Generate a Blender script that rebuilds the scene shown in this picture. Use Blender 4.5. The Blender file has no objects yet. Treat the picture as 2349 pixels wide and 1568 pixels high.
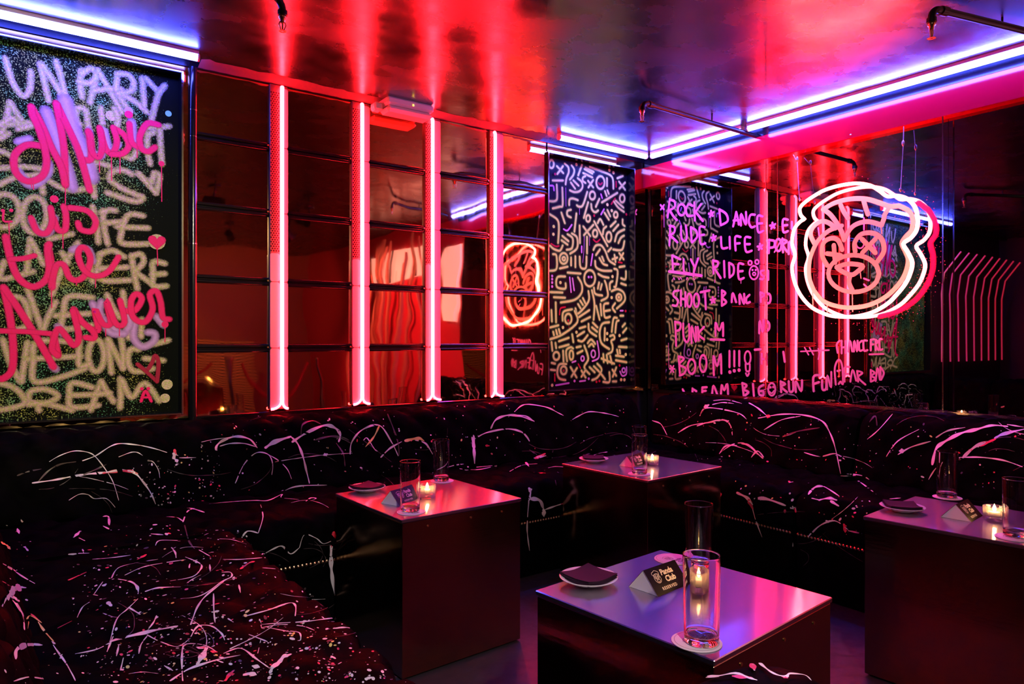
import bpy, math, random
from mathutils import Vector, Matrix
from mathutils.bvhtree import BVHTree

scn = bpy.context.scene
C = scn.collection
random.seed(7)

# ------------------------------------------------------------------ camera / exposure
FPX, CX, HY = 1600.0, 1174.5, 780.0          # focal length in px, principal column, horizon row (2349x1568)
YAW = math.radians(35.81)
EYE = Vector((0.0, 0.0, 1.077))
cam_d = bpy.data.cameras.new('camera')
cam = bpy.data.objects.new('camera', cam_d)
C.objects.link(cam)
cam.location = EYE
cam.rotation_euler = (math.pi / 2, 0, -YAW)
cam_d.sensor_width = 36.0
cam_d.lens = FPX / 2349 * 36.0
cam_d.shift_y = -(784 - HY) / 2349
cam_d.clip_start = 0.02
scn.camera = cam
scn.view_settings.view_transform = 'Standard'
scn.view_settings.look = 'None'
scn.view_settings.gamma = 1.0
scn.view_settings.exposure = 0.0
w = bpy.data.worlds.new('world')
scn.world = w
w.use_nodes = True
w.node_tree.nodes['Background'].inputs[0].default_value = (0.004, 0.002, 0.004, 1)
w.node_tree.nodes['Background'].inputs[1].default_value = 1.0
cy = scn.cycles
cy.max_bounces = 10
cy.diffuse_bounces = 2
cy.glossy_bounces = 6
cy.transmission_bounces = 10
cy.transparent_max_bounces = 24
cy.caustics_reflective = True
cy.caustics_refractive = False
cy.sample_clamp_indirect = 6.0
cy.blur_glossy = 0.6
cy.use_adaptive_sampling = True
cy.adaptive_threshold = 0.02

# radiance of the lamps
NEON = (105.0, 0.9, 1.5)         # red neon rods
NEON_BEAR = (95.0, 4.6, 4.4)     # outer outline of the bear sign
BLUE = (6.0, 8.5, 102.0)          # blue LED battens
FLAME = (120.0, 58.0, 17.0)

# ------------------------------------------------------------------ room numbers
YA, XB = 3.235, 3.45              # mirror faces of the back wall and of the right wall
ZC = 2.265                       # ceiling
TT = 0.512                       # table height
FW = Vector((math.sin(YAW), math.cos(YAW), 0))
RT = Vector((math.cos(YAW), -math.sin(YAW), 0))

def ray(px, py):
    return FW + RT * ((px - CX) / FPX) + Vector((0, 0, (HY - py) / FPX))
def hitA(px, py, off=0.0):
    d = ray(px, py); return EYE + d * ((YA - off) / d.y)
def hitB(px, py, off=0.0):
    d = ray(px, py); return EYE + d * ((XB - off) / d.x)
def hitZ(px, py, z):
    d = ray(px, py); return EYE + d * ((z - EYE.z) / d.z)
def xA(px, off=0.0): return hitA(px, 700, off).x
def yB(px, off=0.0): return hitB(px, 700, off).y
def zA(px, py, off=0.0): return hitA(px, py, off).z
def zB(px, py, off=0.0): return hitB(px, py, off).z

# ------------------------------------------------------------------ materials
M = {}
def newmat(name):
    m = bpy.data.materials.new(name); m.use_nodes = True
    M[name] = m
    nt = m.node_tree
    return m, nt, nt.nodes, nt.links, nt.nodes['Principled BSDF']
def pr(name, col, rough=0.5, metal=0.0, spec=0.5, coat=0.0, coat_r=0.1, sheen=0.0):
    m, nt, n, l, b = newmat(name)
    b.inputs['Base Color'].default_value = (*col, 1)
    b.inputs['Roughness'].default_value = rough
    b.inputs['Metallic'].default_value = metal
    b.inputs['Specular IOR Level'].default_value = spec
    b.inputs['Coat Weight'].default_value = coat
    b.inputs['Coat Roughness'].default_value = coat_r
    b.inputs['Sheen Weight'].default_value = sheen
    return m
def noise(nt, scale, detail=3.0, stretch=None, rough=0.55):
    t = nt.nodes.new('ShaderNodeTexCoord')
    mp = nt.nodes.new('ShaderNodeMapping')
    if stretch: mp.inputs['Scale'].default_value = stretch
    nz = nt.nodes.new('ShaderNodeTexNoise')
    nz.inputs['Scale'].default_value = scale
    nz.inputs['Detail'].default_value = detail
    nz.inputs['Roughness'].default_value = rough
    nt.links.new(t.outputs['Object'], mp.inputs['Vector'])
    nt.links.new(mp.outputs['Vector'], nz.inputs['Vector'])
    return nz.outputs['Fac']
def ramp(nt, src, a, b, lo, hi):
    r = nt.nodes.new('ShaderNodeMapRange')
    r.inputs['From Min'].default_value = a; r.inputs['From Max'].default_value = b
    r.inputs['To Min'].default_value = lo; r.inputs['To Max'].default_value = hi
    nt.links.new(src, r.inputs['Value'])
    return r.outputs['Result']
def mixc(nt, fac, c1, c2):
    x = nt.nodes.new('ShaderNodeMix'); x.data_type = 'RGBA'
    nt.links.new(fac, x.inputs[0])
    for i, c in ((6, c1), (7, c2)):
        if isinstance(c, tuple): x.inputs[i].default_value = (*c, 1)
        else: nt.links.new(c, x.inputs[i])
    return x.outputs[2]
def bump(nt, src, strength, dist, bsdf):
    bp = nt.nodes.new('ShaderNodeBump')
    bp.inputs['Strength'].default_value = strength
    bp.inputs['Distance'].default_value = dist
    nt.links.new(src, bp.inputs['Height'])
    nt.links.new(bp.outputs['Normal'], bsdf.inputs['Normal'])
    return bp
def emit(name, rad, base=(0.8, 0.8, 0.8)):
    m, nt, n, l, b = newmat(name)
    b.inputs['Base Color'].default_value = (*base, 1)
    s = max(rad)
    b.inputs['Emission Color'].default_value = (rad[0] / s, rad[1] / s, rad[2] / s, 1)
    b.inputs['Emission Strength'].default_value = s
    b.inputs['Roughness'].default_value = 0.3
    return m

# lamps
emit('neon_red', NEON); emit('neon_bear', NEON_BEAR); emit('led_blue', BLUE)
emit('flame', FLAME); emit('indicator', (4, 3, 0.2))
# ceiling: old black lacquer, blotchy and scuffed
m, nt, n, l, b = newmat('ceiling_lacquer')
n1 = noise(nt, 2.2, 5, (1, 1, 1)); n2 = noise(nt, 5.0, 5, (1.0, 1.3, 1)); n3 = noise(nt, 60, 4)
l.new(mixc(nt, ramp(nt, n1, .35, .7, 0, 1), (.0008, .0007, .0008), (.003, .0026, .0028)), b.inputs['Base Color'])
mr = nt.nodes.new('ShaderNodeMath'); mr.operation = 'ADD'
l.new(ramp(nt, n2, .3, .7, .15, .29), mr.inputs[0]); l.new(ramp(nt, n1, .3, .7, -.03, .10), mr.inputs[1])
l.new(mr.outputs[0], b.inputs['Roughness'])
b.inputs['IOR'].default_value = 3.4
ad = nt.nodes.new('ShaderNodeMath'); ad.operation = 'MULTIPLY_ADD'
l.new(n3, ad.inputs[0]); ad.inputs[1].default_value = .06; l.new(n2, ad.inputs[2])
bump(nt, ad.outputs[0], .22, .008, b)
# floor
m, nt, n, l, b = newmat('floor_concrete')
n1 = noise(nt, 3, 6); n2 = noise(nt, 25, 5)
l.new(mixc(nt, n1, (.02, .018, .02), (.06, .055, .06)), b.inputs['Base Color'])
l.new(ramp(nt, n2, .3, .7, .3, .5), b.inputs['Roughness'])
bump(nt, n2, .2, .003, b)
# gold mirror sheet, slightly wavy
m, nt, n, l, b = newmat('gold_mirror')
b.inputs['Base Color'].default_value = (.80, .50, .24, 1); b.inputs['Metallic'].default_value = 1
l.new(ramp(nt, noise(nt, 9, 4, (6, 6, .6)), .3, .7, .015, .045), b.inputs['Roughness'])
bump(nt, noise(nt, 2.6, 2, (1, 1, .8)), .05, .05, b)
pr('gold_trim', (.95, .66, .30), .12, 1)
pr('dusty_plaster', (.16, .13, .12), .7, 0, .2)
pr('chrome', (.75, .72, .72), .12, 1)
pr('black_gloss', (.006, .006, .008), .14, 0, .6)
pr('black_satin', (.008, .008, .009), .4, 0, .4)
pr('black_matte', (.006, .006, .006), .8, 0, .2)
# smoked mirror
m, nt, n, l, b = newmat('smoked_mirror')
b.inputs['Base Color'].default_value = (.40, .36, .42, 1); b.inputs['Metallic'].default_value = 1
b.inputs['Roughness'].default_value = .012
bump(nt, noise(nt, 1.6, 1), .04, .02, b)
# red lacquered fascia
pr('red_lacquer', (.60, .003, .02), .10, 0, .8)
# table metal
m, nt, n, l, b = newmat('table_top_steel')
b.inputs['Base Color'].default_value = (.50, .44, .52, 1); b.inputs['Metallic'].default_value = 1
nb = noise(nt, 40, 6, (30, 1, 1)); nl = noise(nt, 5, 4)
mr = nt.nodes.new('ShaderNodeMath'); mr.operation = 'ADD'
l.new(ramp(nt, nb, .3, .7, .025, .07), mr.inputs[0]); l.new(ramp(nt, nl, .3, .7, .0, .04), mr.inputs[1])
l.new(mr.outputs[0], b.inputs['Roughness'])
bump(nt, nb, .05, .002, b)
b2 = n.new('ShaderNodeBsdfPrincipled'); b2.inputs['Base Color'].default_value = (.50, .44, .52, 1); b2.inputs['Metallic'].default_value = 1
b2.inputs['Roughness'].default_value = .42
ms = n.new('ShaderNodeMixShader'); ms.inputs[0].default_value = .32
l.new(b.outputs[0], ms.inputs[1]); l.new(b2.outputs[0], ms.inputs[2]); l.new(ms.outputs[0], n['Material Output'].inputs['Surface'])
m, nt, n, l, b = newmat('table_side_bronze')
b.inputs['Base Color'].default_value = (.30, .20, .12, 1); b.inputs['Metallic'].default_value = 1
nb = noise(nt, 12, 6, (1, 1, 8)); nl = noise(nt, 3, 3)
l.new(ramp(nt, nl, .3, .7, .10, .24), b.inputs['Roughness'])
bump(nt, nb, .04, .004, b)
# velvet
m, nt, n, l, b = newmat('black_velvet')
nv = noise(nt, 14, 5); nf = noise(nt, 400, 2)
l.new(mixc(nt, ramp(nt, nv, .35, .75, 0, 1), (.0013, .0012, .0014), (.0042, .0038, .0044)), b.inputs['Base Color'])
l.new(ramp(nt, nv, .3, .7, .38, .62), b.inputs['Roughness'])
b.inputs['Specular IOR Level'].default_value = .004
b.inputs['Sheen Weight'].default_value = .0
b.inputs['Sheen Roughness'].default_value = .4
bump(nt, nf, .15, .001, b)
pr('paint_peach', (.95, .86, .45), .5); pr('spray_fleck', (.9, .10, .25), .5)
pr('paint_white', (.86, .78, .80), .35); pr('paint_pink', (.85, .06, .12), .35)
pr('paint_yellow', (.80, .72, .18), .35); pr('paint_pale_blue', (.45, .62, .72), .35); pr('paint_faint', (.08, .05, .055), .45)
pr('stud_gold', (.95, .66, .40), .25, 1)
# art boards
m, nt, n, l, b = newmat('speckled_board')
tc = nt.nodes.new('ShaderNodeTexCoord')
vo = nt.nodes.new('ShaderNodeTexNoise'); vo.inputs['Scale'].default_value = 190; vo.inputs['Detail'].default_value = 3
l.new(tc.outputs['Object'], vo.inputs['Vector'])
big = noise(nt, 3.2, 3); hue = noise(nt, 7, 2)
sb = nt.nodes.new('ShaderNodeMath'); sb.operation = 'ADD'
l.new(vo.outputs['Fac'], sb.inputs[0]); l.new(ramp(nt, big, .3, .7, -.10, .05), sb.inputs[1])
# the spray thins out towards the frame
sx = nt.nodes.new('ShaderNodeSeparateXYZ'); l.new(tc.outputs['Object'], sx.inputs[0])
edge = nt.nodes.new('ShaderNodeMath'); edge.operation = 'SUBTRACT'
l.new(ramp(nt, sx.outputs['X'], .42, .60, 0, .22), edge.inputs[1]); l.new(sb.outputs[0], edge.inputs[0])
fac = ramp(nt, edge.outputs[0], .53, .62, 0, 1)
col = mixc(nt, ramp(nt, hue, .4, .6, 0, 1), (.16, .52, .24), (.40, .42, .09))
l.new(mixc(nt, fac, (.004, .005, .004), col), b.inputs['Base Color'])
b.inputs['Roughness'].default_value = .5; b.inputs['Specular IOR Level'].default_value = .02
pr('art_black', (.004, .003, .006), .4, 0, .08)
def spray(name, c1, c2, soft=0.75, grain=1.0):
    """sprayed paint: opaque core, feathered and grainy towards the edge (vertex attribute 'a')"""
    m, nt, n, l, b = newmat(name)
    at = n.new('ShaderNodeAttribute'); at.attribute_name = 'a'
    nz = noise(nt, 260, 2); nh = noise(nt, 160, 2)
    b.inputs['Roughness'].default_value = .55; b.inputs['Specular IOR Level'].default_value = .15
    l.new(mixc(nt, ramp(nt, nh, .44, .56, 0, 1), c1, c2), b.inputs['Base Color'])
    ad = n.new('ShaderNodeMath'); ad.operation = 'MULTIPLY_ADD'
    l.new(nz, ad.inputs[0]); ad.inputs[1].default_value = .9 * grain; l.new(at.outputs['Fac'], ad.inputs[2])
    f = ramp(nt, ad.outputs[0], .45 * grain + .12, .45 * grain + .12 + soft, 0, 1)
    l.new(f, b.inputs['Alpha'])
    return m
spray('spray_pale', (.86, .58, .50), (.62, .60, .22), .95, 1.2)
spray('spray_pink', (1.0, .008, .14), (1.0, .012, .18), .55, .25)
spray('spray_lavender', (.66, .38, .72), (.62, .34, .70), .8, .3)
spray('spray_darkred', (.42, .01, .05), (.40, .01, .05), .5, .3)
spray('spray_green', (.28, .70, .40), (.28, .70, .40), .6, .3)
spray('marker_yellow', (.82, .84, .22), (.82, .82, .20), .25, .15)
spray('marker_halo', (.30, .50, .12), (.30, .50, .12), 1.3, .1)
spray('marker_violet', (.70, .26, .62), (.70, .26, .62), .25, .15)
spray('marker_red', (.50, .01, .03), (.50, .01, .03), .25, .15)
spray('wall_lilac', (.72, .46, .86), (.72, .46, .86), .35, .2)
spray('wall_red', (.25, .01, .04), (.25, .01, .04), .35, .2)
# small stuff
pr('porcelain', (.82, .76, .74), .2); pr('napkin_black', (.03, .012, .026), .85, 0, .2)
pr('card_black', (.005, .004, .004), .5, 0, .15); pr('card_white', (.90, .82, .80), .6); pr('print_cream', (1.0, .86, .66), .4)
pr('coaster_board', (.88, .74, .80), .6); pr('coaster_ink', (.16, .02, .06), .6); pr('wax', (.95, .85, .65), .4); M['wax'].node_tree.nodes['Principled BSDF'].inputs['Subsurface Weight'].default_value = 1; M['wax'].node_tree.nodes['Principled BSDF'].inputs['Subsurface Radius'].default_value = (.02, .012, .006); pr('tin', (.8, .75, .7), .3, 1)
m, nt, n, l, b = newmat('glass')
b.inputs['Base Color'].default_value = (1, 1, 1, 1); b.inputs['Roughness'].default_value = .0
b.inputs['Transmission Weight'].default_value = 1.0; b.inputs['IOR'].default_value = 1.47
m, nt, n, l, b = newmat('votive_glass')      # thin clear pressed glass: lets the flame's light through
tr = n.new('ShaderNodeBsdfTransparent'); tr.inputs[0].default_value = (.96, .95, .94, 1)
gl = n.new('ShaderNodeBsdfGlossy'); gl.inputs['Roughness'].default_value = .06
fr = n.new('ShaderNodeFresnel'); fr.inputs['IOR'].default_value = 1.6
ms = n.new('ShaderNodeMixShader'); l.new(fr.outputs[0], ms.inputs[0]); l.new(tr.outputs[0], ms.inputs[1]); l.new(gl.outputs[0], ms.inputs[2])
tl = n.new('ShaderNodeBsdfTranslucent'); tl.inputs[0].default_value = (.95, .9, .85, 1)
m2 = n.new('ShaderNodeMixShader'); m2.inputs[0].default_value = .14
l.new(ms.outputs[0], m2.inputs[1]); l.new(tl.outputs[0], m2.inputs[2])
l.new(m2.outputs[0], n['Material Output'].inputs['Surface'])
m, nt, n, l, b = newmat('perforated_metal')
b.inputs['Base Color'].default_value = (.16, .12, .12, 1); b.inputs['Metallic'].default_value = .6; b.inputs['Roughness'].default_value = .4
pr('cover_plastic', (.58, .48, .48), .3, 0, .5)
pr('fixture_white', (.88, .85, .83), .4)
pr('lens_plastic', (.90, .82, .76), .15)
pr('pipe_black', (.02, .018, .018), .35, .3); pr('brass', (.7, .45, .2), .3, 1)
pr('wire', (.6, .55, .55), .3, 1)
pr('red_wall', (.70, .04, .08), .5); pr('brown_wall', (.30, .10, .07), .5); pr('rope_red', (.35, .01, .02), .7)
emit('window_glow', (1.35, .62, .8)); emit('neon_dim', (.9, .02, .02)); pr('dark_wall', (.02, .015, .018), .5)
m, nt, n, l, b = newmat('gold_slats')
wv = n.new('ShaderNodeTexWave'); wv.bands_direction = 'Z'; wv.inputs['Scale'].default_value = 9; wv.inputs['Distortion'].default_value = 2.5
tc = n.new('ShaderNodeTexCoord'); l.new(tc.outputs['Object'], wv.inputs['Vector'])
l.new(mixc(nt, wv.outputs['Fac'], (.03, .015, .006), (.60, .36, .08)), b.inputs['Base Color']); b.inputs['Roughness'].default_value = .4
pr('bamboo', (.55, .32, .16), .5)

# ------------------------------------------------------------------ mesh builder
class MB:
    def __init__(s):
        s.v = []; s.f = []; s.m = []; s.sm = []; s.a = []; s.mats = []
    def mi(s, mat):
        if mat not in s.mats: s.mats.append(mat)
        return s.mats.index(mat)
    def add(s, verts, faces, mat, smooth=False, a=None):
        o = len(s.v); k = s.mi(mat)
        s.v += [Vector(p) for p in verts]
        s.a += list(a) if a is not None else [1.0] * len(verts)
        for f in faces:
            s.f.append([o + i for i in f]); s.m.append(k); s.sm.append(smooth)
    def box(s, lo, hi, mat, bev=0.0):
        x0, y0, z0 = lo; x1, y1, z1 = hi
        if bev <= 0:
            vs = [(x, y, z) for z in (z0, z1) for y in (y0, y1) for x in (x0, x1)]
            s.add(vs, [(0, 2, 3, 1), (4, 5, 7, 6), (0, 1, 5, 4), (2, 6, 7, 3), (0, 4, 6, 2), (1, 3, 7, 5)], mat)
            return
        # chamfered box
        c = [(x0 + x1) / 2, (y0 + y1) / 2, (z0 + z1) / 2]; h = [(x1 - x0) / 2, (y1 - y0) / 2, (z1 - z0) / 2]
        idx = {}; vs = []
        for sx in (-1, 1):
            for sy in (-1, 1):
                for sz in (-1, 1):
                    for ax in range(3):
                        sg = (sx, sy, sz)
                        p = [c[i] + sg[i] * (h[i] - (0 if i == ax else bev)) for i in range(3)]
                        idx[(sx, sy, sz, ax)] = len(vs); vs.append(p)
        fs = []
        for ax in range(3):
            o1, o2 = [i for i in range(3) if i != ax]
            for sg in (-1, 1):
                q = []
                for a_, b_ in ((-1, -1), (1, -1), (1, 1), (-1, 1)):
                    k = [0, 0, 0]; k[ax] = sg; k[o1] = a_; k[o2] = b_
                    q.append(idx[(k[0], k[1], k[2], ax)])
                fs.append(q)
            # edges parallel to ax
            for a_ in (-1, 1):
                for b_ in (-1, 1):
                    k = [0, 0, 0]; k[o1] = a_; k[o2] = b_
                    ka = list(k); ka[ax] = -1; kb = list(k); kb[ax] = 1
                    fs.append([idx[(*ka, o1)], idx[(*kb, o1)], idx[(*kb, o2)], idx[(*ka, o2)]])
        for sx in (-1, 1):
            for sy in (-1, 1):
                for sz in (-1, 1):
                    fs.append([idx[(sx, sy, sz, i)] for i in range(3)])
        s.add(vs, fs, mat)
    def tube(s, pts, r, mat, seg=10, closed=False, caps=True):
        pts = [Vector(p) for p in pts]; n = len(pts)
        rs = r if isinstance(r, (list, tuple)) else [r] * n
        up = Vector((0, 0, 1)); prev = None; vs = []; fs = []
        for i, p in enumerate(pts):
            if closed: t = pts[(i + 1) % n] - pts[i - 1]
            else: t = pts[min(i + 1, n - 1)] - pts[max(i - 1, 0)]
            t = t.normalized()
            if prev is None:
                u = up if abs(t.dot(up)) < .9 else Vector((1, 0, 0))
                u = (u - t * u.dot(t)).normalized()
            else:
                u = (prev - t * prev.dot(t)); u = u.normalized() if u.length > 1e-6 else prev
            prev = u; wv = t.cross(u)
            for k in range(seg):
                a = 2 * math.pi * k / seg
                vs.append(p + (u * math.cos(a) + wv * math.sin(a)) * rs[i])
        m_ = n if closed else n - 1
        for i in range(m_):
            j = (i + 1) % n
            for k in range(seg):
                k2 = (k + 1) % seg
                fs.append((i * seg + k, i * seg + k2, j * seg + k2, j * seg + k))
        s.add(vs, fs, mat, True)
        if caps and not closed:
            s.add(vs[:seg], [list(range(seg))[::-1]], mat); s.add(vs[-seg:], [list(range(seg))], mat)
    def lathe(s, prof, c, mat, seg=32, closed=False, smooth=True):
        """prof: (r, z) points; closed joins the last to the first"""
        vs = []; fs = []; n = len(prof)
        for r, z in prof:
            for k in range(seg):
                a = 2 * math.pi * k / seg
                vs.append((c[0] + r * math.cos(a), c[1] + r * math.sin(a), c[2] + z))
        for i in range(n if closed else n - 1):
            j = (i + 1) % n
            for k in range(seg):
                k2 = (k + 1) % seg
                fs.append((i * seg + k, i * seg + k2, j * seg + k2, j * seg + k))
        s.add(vs, fs, mat, smooth)
    def grid(s, rows, mat, smooth=True, closed_u=False):
        nr, nc = len(rows), len(rows[0]); vs = [p for r in rows for p in r]; fs = []
        for i in range(nr - 1):
            for j in range(nc - 1):
                fs.append((i * nc + j, i * nc + j + 1, (i + 1) * nc + j + 1, (i + 1) * nc + j))
        s.add(vs, fs, mat, smooth)
    def ribbon(s, pts, nrm, width, mat, lift=0.0005, feather=True, taper=False, closed=False, prog=4e-6):
        """flat stroke along pts lying on a surface with normal(s) nrm, round ends; attribute a fades to the edge"""
        n = len(pts)
        if n == 1: pts = [pts[0], pts[0] + Vector((1e-4, 1e-4, 1e-4))]; n = 2
        N = nrm if isinstance(nrm, list) else [nrm] * n
        if len(N) < n: N = N + [N[-1]] * (n - len(N))
        if closed:
            pts = pts[:-1]; n -= 1
        W = width if isinstance(width, list) else [width] * n
        vs = []; aa = []; fs = []
        cross = (-1, -.55, 0, .55, 1); ca = (0, .62, 1, .62, 0)
        sides = []
        for i in range(n):
            t = (pts[(i + 1) % n] - pts[i - 1]) if closed else (pts[min(i + 1, n - 1)] - pts[max(i - 1, 0)])
            t = t - N[i] * t.dot(N[i])
            t = t.normalized() if t.length > 1e-9 else Vector((0, 0, 1))
            sides.append((t, N[i].cross(t).normalized()))
        def rowat(p, nn, sd, w_, ks=1.0, al=1.0):
            for c_, a_ in zip(cross, ca):
                vs.append(p + sd * (c_ * w_ / 2 * ks) + nn * (lift + prog * len(vs) / 5)); aa.append(a_ * al if feather else 1.0)
        if closed:
            prog = 0
            for i in range(n): rowat(pts[i], N[i], sides[i][1], W[i])
            for i in range(n):
                for k in range(4):
                    j = (i + 1) % n; fs.append((i * 5 + k, i * 5 + k + 1, j * 5 + k + 1, j * 5 + k))
            s.add(vs, fs, mat, True, aa); return
        t, sd = sides[0]
        rowat(pts[0] - t * W[0] * .5, N[0], sd, W[0], .35, 0 if feather else 1)
        rowat(pts[0] - t * W[0] * .3, N[0], sd, W[0], .8, .55 if feather else 1)
        for i in range(n): rowat(pts[i], N[i], sides[i][1], W[i])
        t, sd = sides[-1]
        rowat(pts[-1] + t * W[-1] * .3, N[-1], sd, W[-1], .8, .55 if feather else 1)
        rowat(pts[-1] + t * W[-1] * .5, N[-1], sd, W[-1], .35, 0 if feather else 1)
        for i in range(n + 3):
            for k in range(4):
                fs.append((i * 5 + k, i * 5 + k + 1, (i + 1) * 5 + k + 1, (i + 1) * 5 + k))
        s.add(vs, fs, mat, True, aa)
    def disc(s, p, nrm, r, mat, seg=8, lift=0.0005, feather=False, stretch=1.0, ang=0.0):
        u = nrm.orthogonal().normalized(); v = nrm.cross(u)
        u, v = u * math.cos(ang) + v * math.sin(ang), v * math.cos(ang) - u * math.sin(ang)
        vs = [p + nrm * lift] + [p + nrm * lift + (u * math.cos(2 * math.pi * k / seg) * stretch + v * math.sin(2 * math.pi * k / seg)) * r for k in range(seg)]
        s.add(vs, [(0, k + 1, (k + 1) % seg + 1) for k in range(seg)], mat, False, [1.0] + [0.0 if feather else 1.0] * seg)
    def bvh(s):
        return BVHTree.FromPolygons(s.v, s.f)
    def build(s, name, parent=None, loc=None, auto=None):
        me = bpy.data.meshes.new(name)
        off = Vector(loc) if loc is not None else Vector((0, 0, 0))
        me.from_pydata([p - off for p in s.v], [], s.f)
        for mt in s.mats: me.materials.append(M[mt])
        me.polygons.foreach_set('material_index', s.m)
        me.polygons.foreach_set('use_smooth', s.sm)
        if any(x != 1.0 for x in s.a):
            at = me.attributes.new('a', 'FLOAT', 'POINT'); at.data.foreach_set('value', s.a)
        me.update()
        o = bpy.data.objects.new(name, me); C.objects.link(o)
        o.location = off
        if parent:
            o.parent = parent
            o.location = off - parent.location
        return o

def fixnormals(o):
    import bmesh
    bm = bmesh.new(); bm.from_mesh(o.data)
    bmesh.ops.recalc_face_normals(bm, faces=bm.faces); bm.to_mesh(o.data); bm.free()
def tag(o, label, cat, group=None):
    o['label'] = label; o['category'] = cat
    if group: o['group'] = group
    return o
def struct(o):
    o['kind'] = 'structure'; return o
def empty(name, loc, label, cat, group=None, rz=0.0):
    o = bpy.data.objects.new(name, None); C.objects.link(o)
    o.location = loc; o.rotation_euler = (0, 0, rz); o.empty_display_size = .1
    return tag(o, label, cat, group)
def copy_tree(o, parent=None):
    c = o.copy(); C.objects.link(c)
    if parent: c.parent = parent
    for ch in list(o.children): copy_tree(ch, c)
    return c
def smooth(pts, step=4):
    """Catmull-Rom through 2-D or 3-D points"""
    if len(pts) < 3: 
        a, b = pts[0], pts[-1]
        return [tuple(a[k] + (b[k] - a[k]) * i / step for k in range(len(a))) for i in range(step + 1)]
    out = []
    n = len(pts)
    for i in range(n - 1):
        p0 = pts[max(i - 1, 0)]; p1 = pts[i]; p2 = pts[i + 1]; p3 = pts[min(i + 2, n - 1)]
        for s_ in range(step):
            t = s_ / step
            out.append(tuple(.5 * (2 * p1[k] + (p2[k] - p0[k]) * t + (2 * p0[k] - 5 * p1[k] + 4 * p2[k] - p3[k]) * t * t
                                   + (3 * p1[k] - p0[k] - 3 * p2[k] + p3[k]) * t ** 3) for k in range(len(p1))))
    out.append(tuple(pts[-1]))
    return out
def ell(cx, cy, rx, ry, n=14):
    return [(cx + rx * math.cos(2 * math.pi * k / n), cy + ry * math.sin(2 * math.pi * k / n)) for k in range(n + 1)]
def parse(txt, ox, oy, sc):
    """stroke text -> list of (kind, colour letter, points in photograph pixels)
       'x,y x,y' stroke; 'o cx,cy,rx,ry' ring; 'd x,y' dot; 's x,y' star; 'h x,y' heart; prefix letter+':' sets the colour"""
    out = []
    for it in txt.replace('\n', ';').split(';'):
        it = it.strip()
        if not it: continue
        col = 'y'; wk = 1.0
        while it[1] == ':' or it[0] == '*':
            if it[0] == '*':
                a, it = it[1:].split(' ', 1); wk = float(a)
            else: col = it[0]; it = it[2:]
            it = it.strip()
        kind = 'l'
        if it[0] in 'odsh': kind = it[0]; it = it[1:].strip()
        nums = [tuple(float(q) for q in p.split(',')) for p in it.split()]
        if kind == 'o':
            cx_, cy_, rx, ry = nums[0]
            pts = [(ox + x / sc, oy + y / sc) for x, y in ell(cx_, cy_, rx, ry)]
        else:
            pts = [(ox + q[0] / sc, oy + q[1] / sc) for q in nums]
        out.append((kind, col, wk, pts))
    return out

# ================================================================== ROOM SHELL
X0, Y0 = -2.6, -3.2
def shell(name, lo, hi, mat):
    b_ = MB(); b_.box(lo, hi, mat); return struct(b_.build(name))
shell('floor', (X0, Y0, -.05), (XB + .15, YA + .15, 0), 'floor_concrete')
shell('ceiling', (X0, Y0, ZC), (XB + .15, YA + .15, ZC + .08), 'ceiling_lacquer')
shell('wall_back', (X0, YA + .075, 0), (XB + .15, YA + .15, ZC), 'dark_wall')
shell('wall_right', (XB + .03, .90, 0), (XB + .13, YA + .03, ZC), 'dark_wall')
shell('wall_left', (X0 - .1, Y0, 0), (X0, YA + .13, ZC), 'dark_wall')
shell('wall_front', (X0, Y0 - .1, 0), (XB + .15, Y0, ZC), 'brown_wall')
shell('wall_side', (XB + .03, Y0, 0), (XB + .13, .90, ZC), 'red_wall')
ZT = 2.245                                     # top of the mirror tiles
shell('trim_1', (X0, YA - .012, ZT), (XB, YA + .03, ZC), 'black_gloss')
b_ = MB(); rg0 = random.Random(2); rws = []
for i in range(64):
    x = .66 + i * (xA(1236) - .66) / 63; j1 = rg0.uniform(-.012, .012); rws.append([(x, YA - .012, ZC - .016 + rg0.uniform(-.001, .001)), (x, YA - .045 + j1 * .5, ZC - .008), (x, YA - .085 + j1, ZC - .0008)])
b_.grid(rws, 'dusty_plaster'); struct(b_.build('trim_5'))
# red lacquered fascia over the right-hand mirror, black strip above it
FX = XB - .05
b_ = MB(); b_.box((FX, .90, 2.08), (XB + .03, YA, 2.215), 'red_lacquer', .003)
for yy in (2.62, 1.83, 1.0):
    b_.lathe([(0, .004), (.004, .003), (.005, 0)], (0, 0, 0), 'chrome', 8)
    for i in range(-24, 0):
        v = b_.v[i]; b_.v[i] = Vector((FX - v.z, yy + v.x, 2.1 + v.y))
struct(b_.build('trim_2'))
shell('trim_3', (FX + .004, .90, 2.215), (XB + .03, YA - .012, ZC), 'black_gloss')

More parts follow.
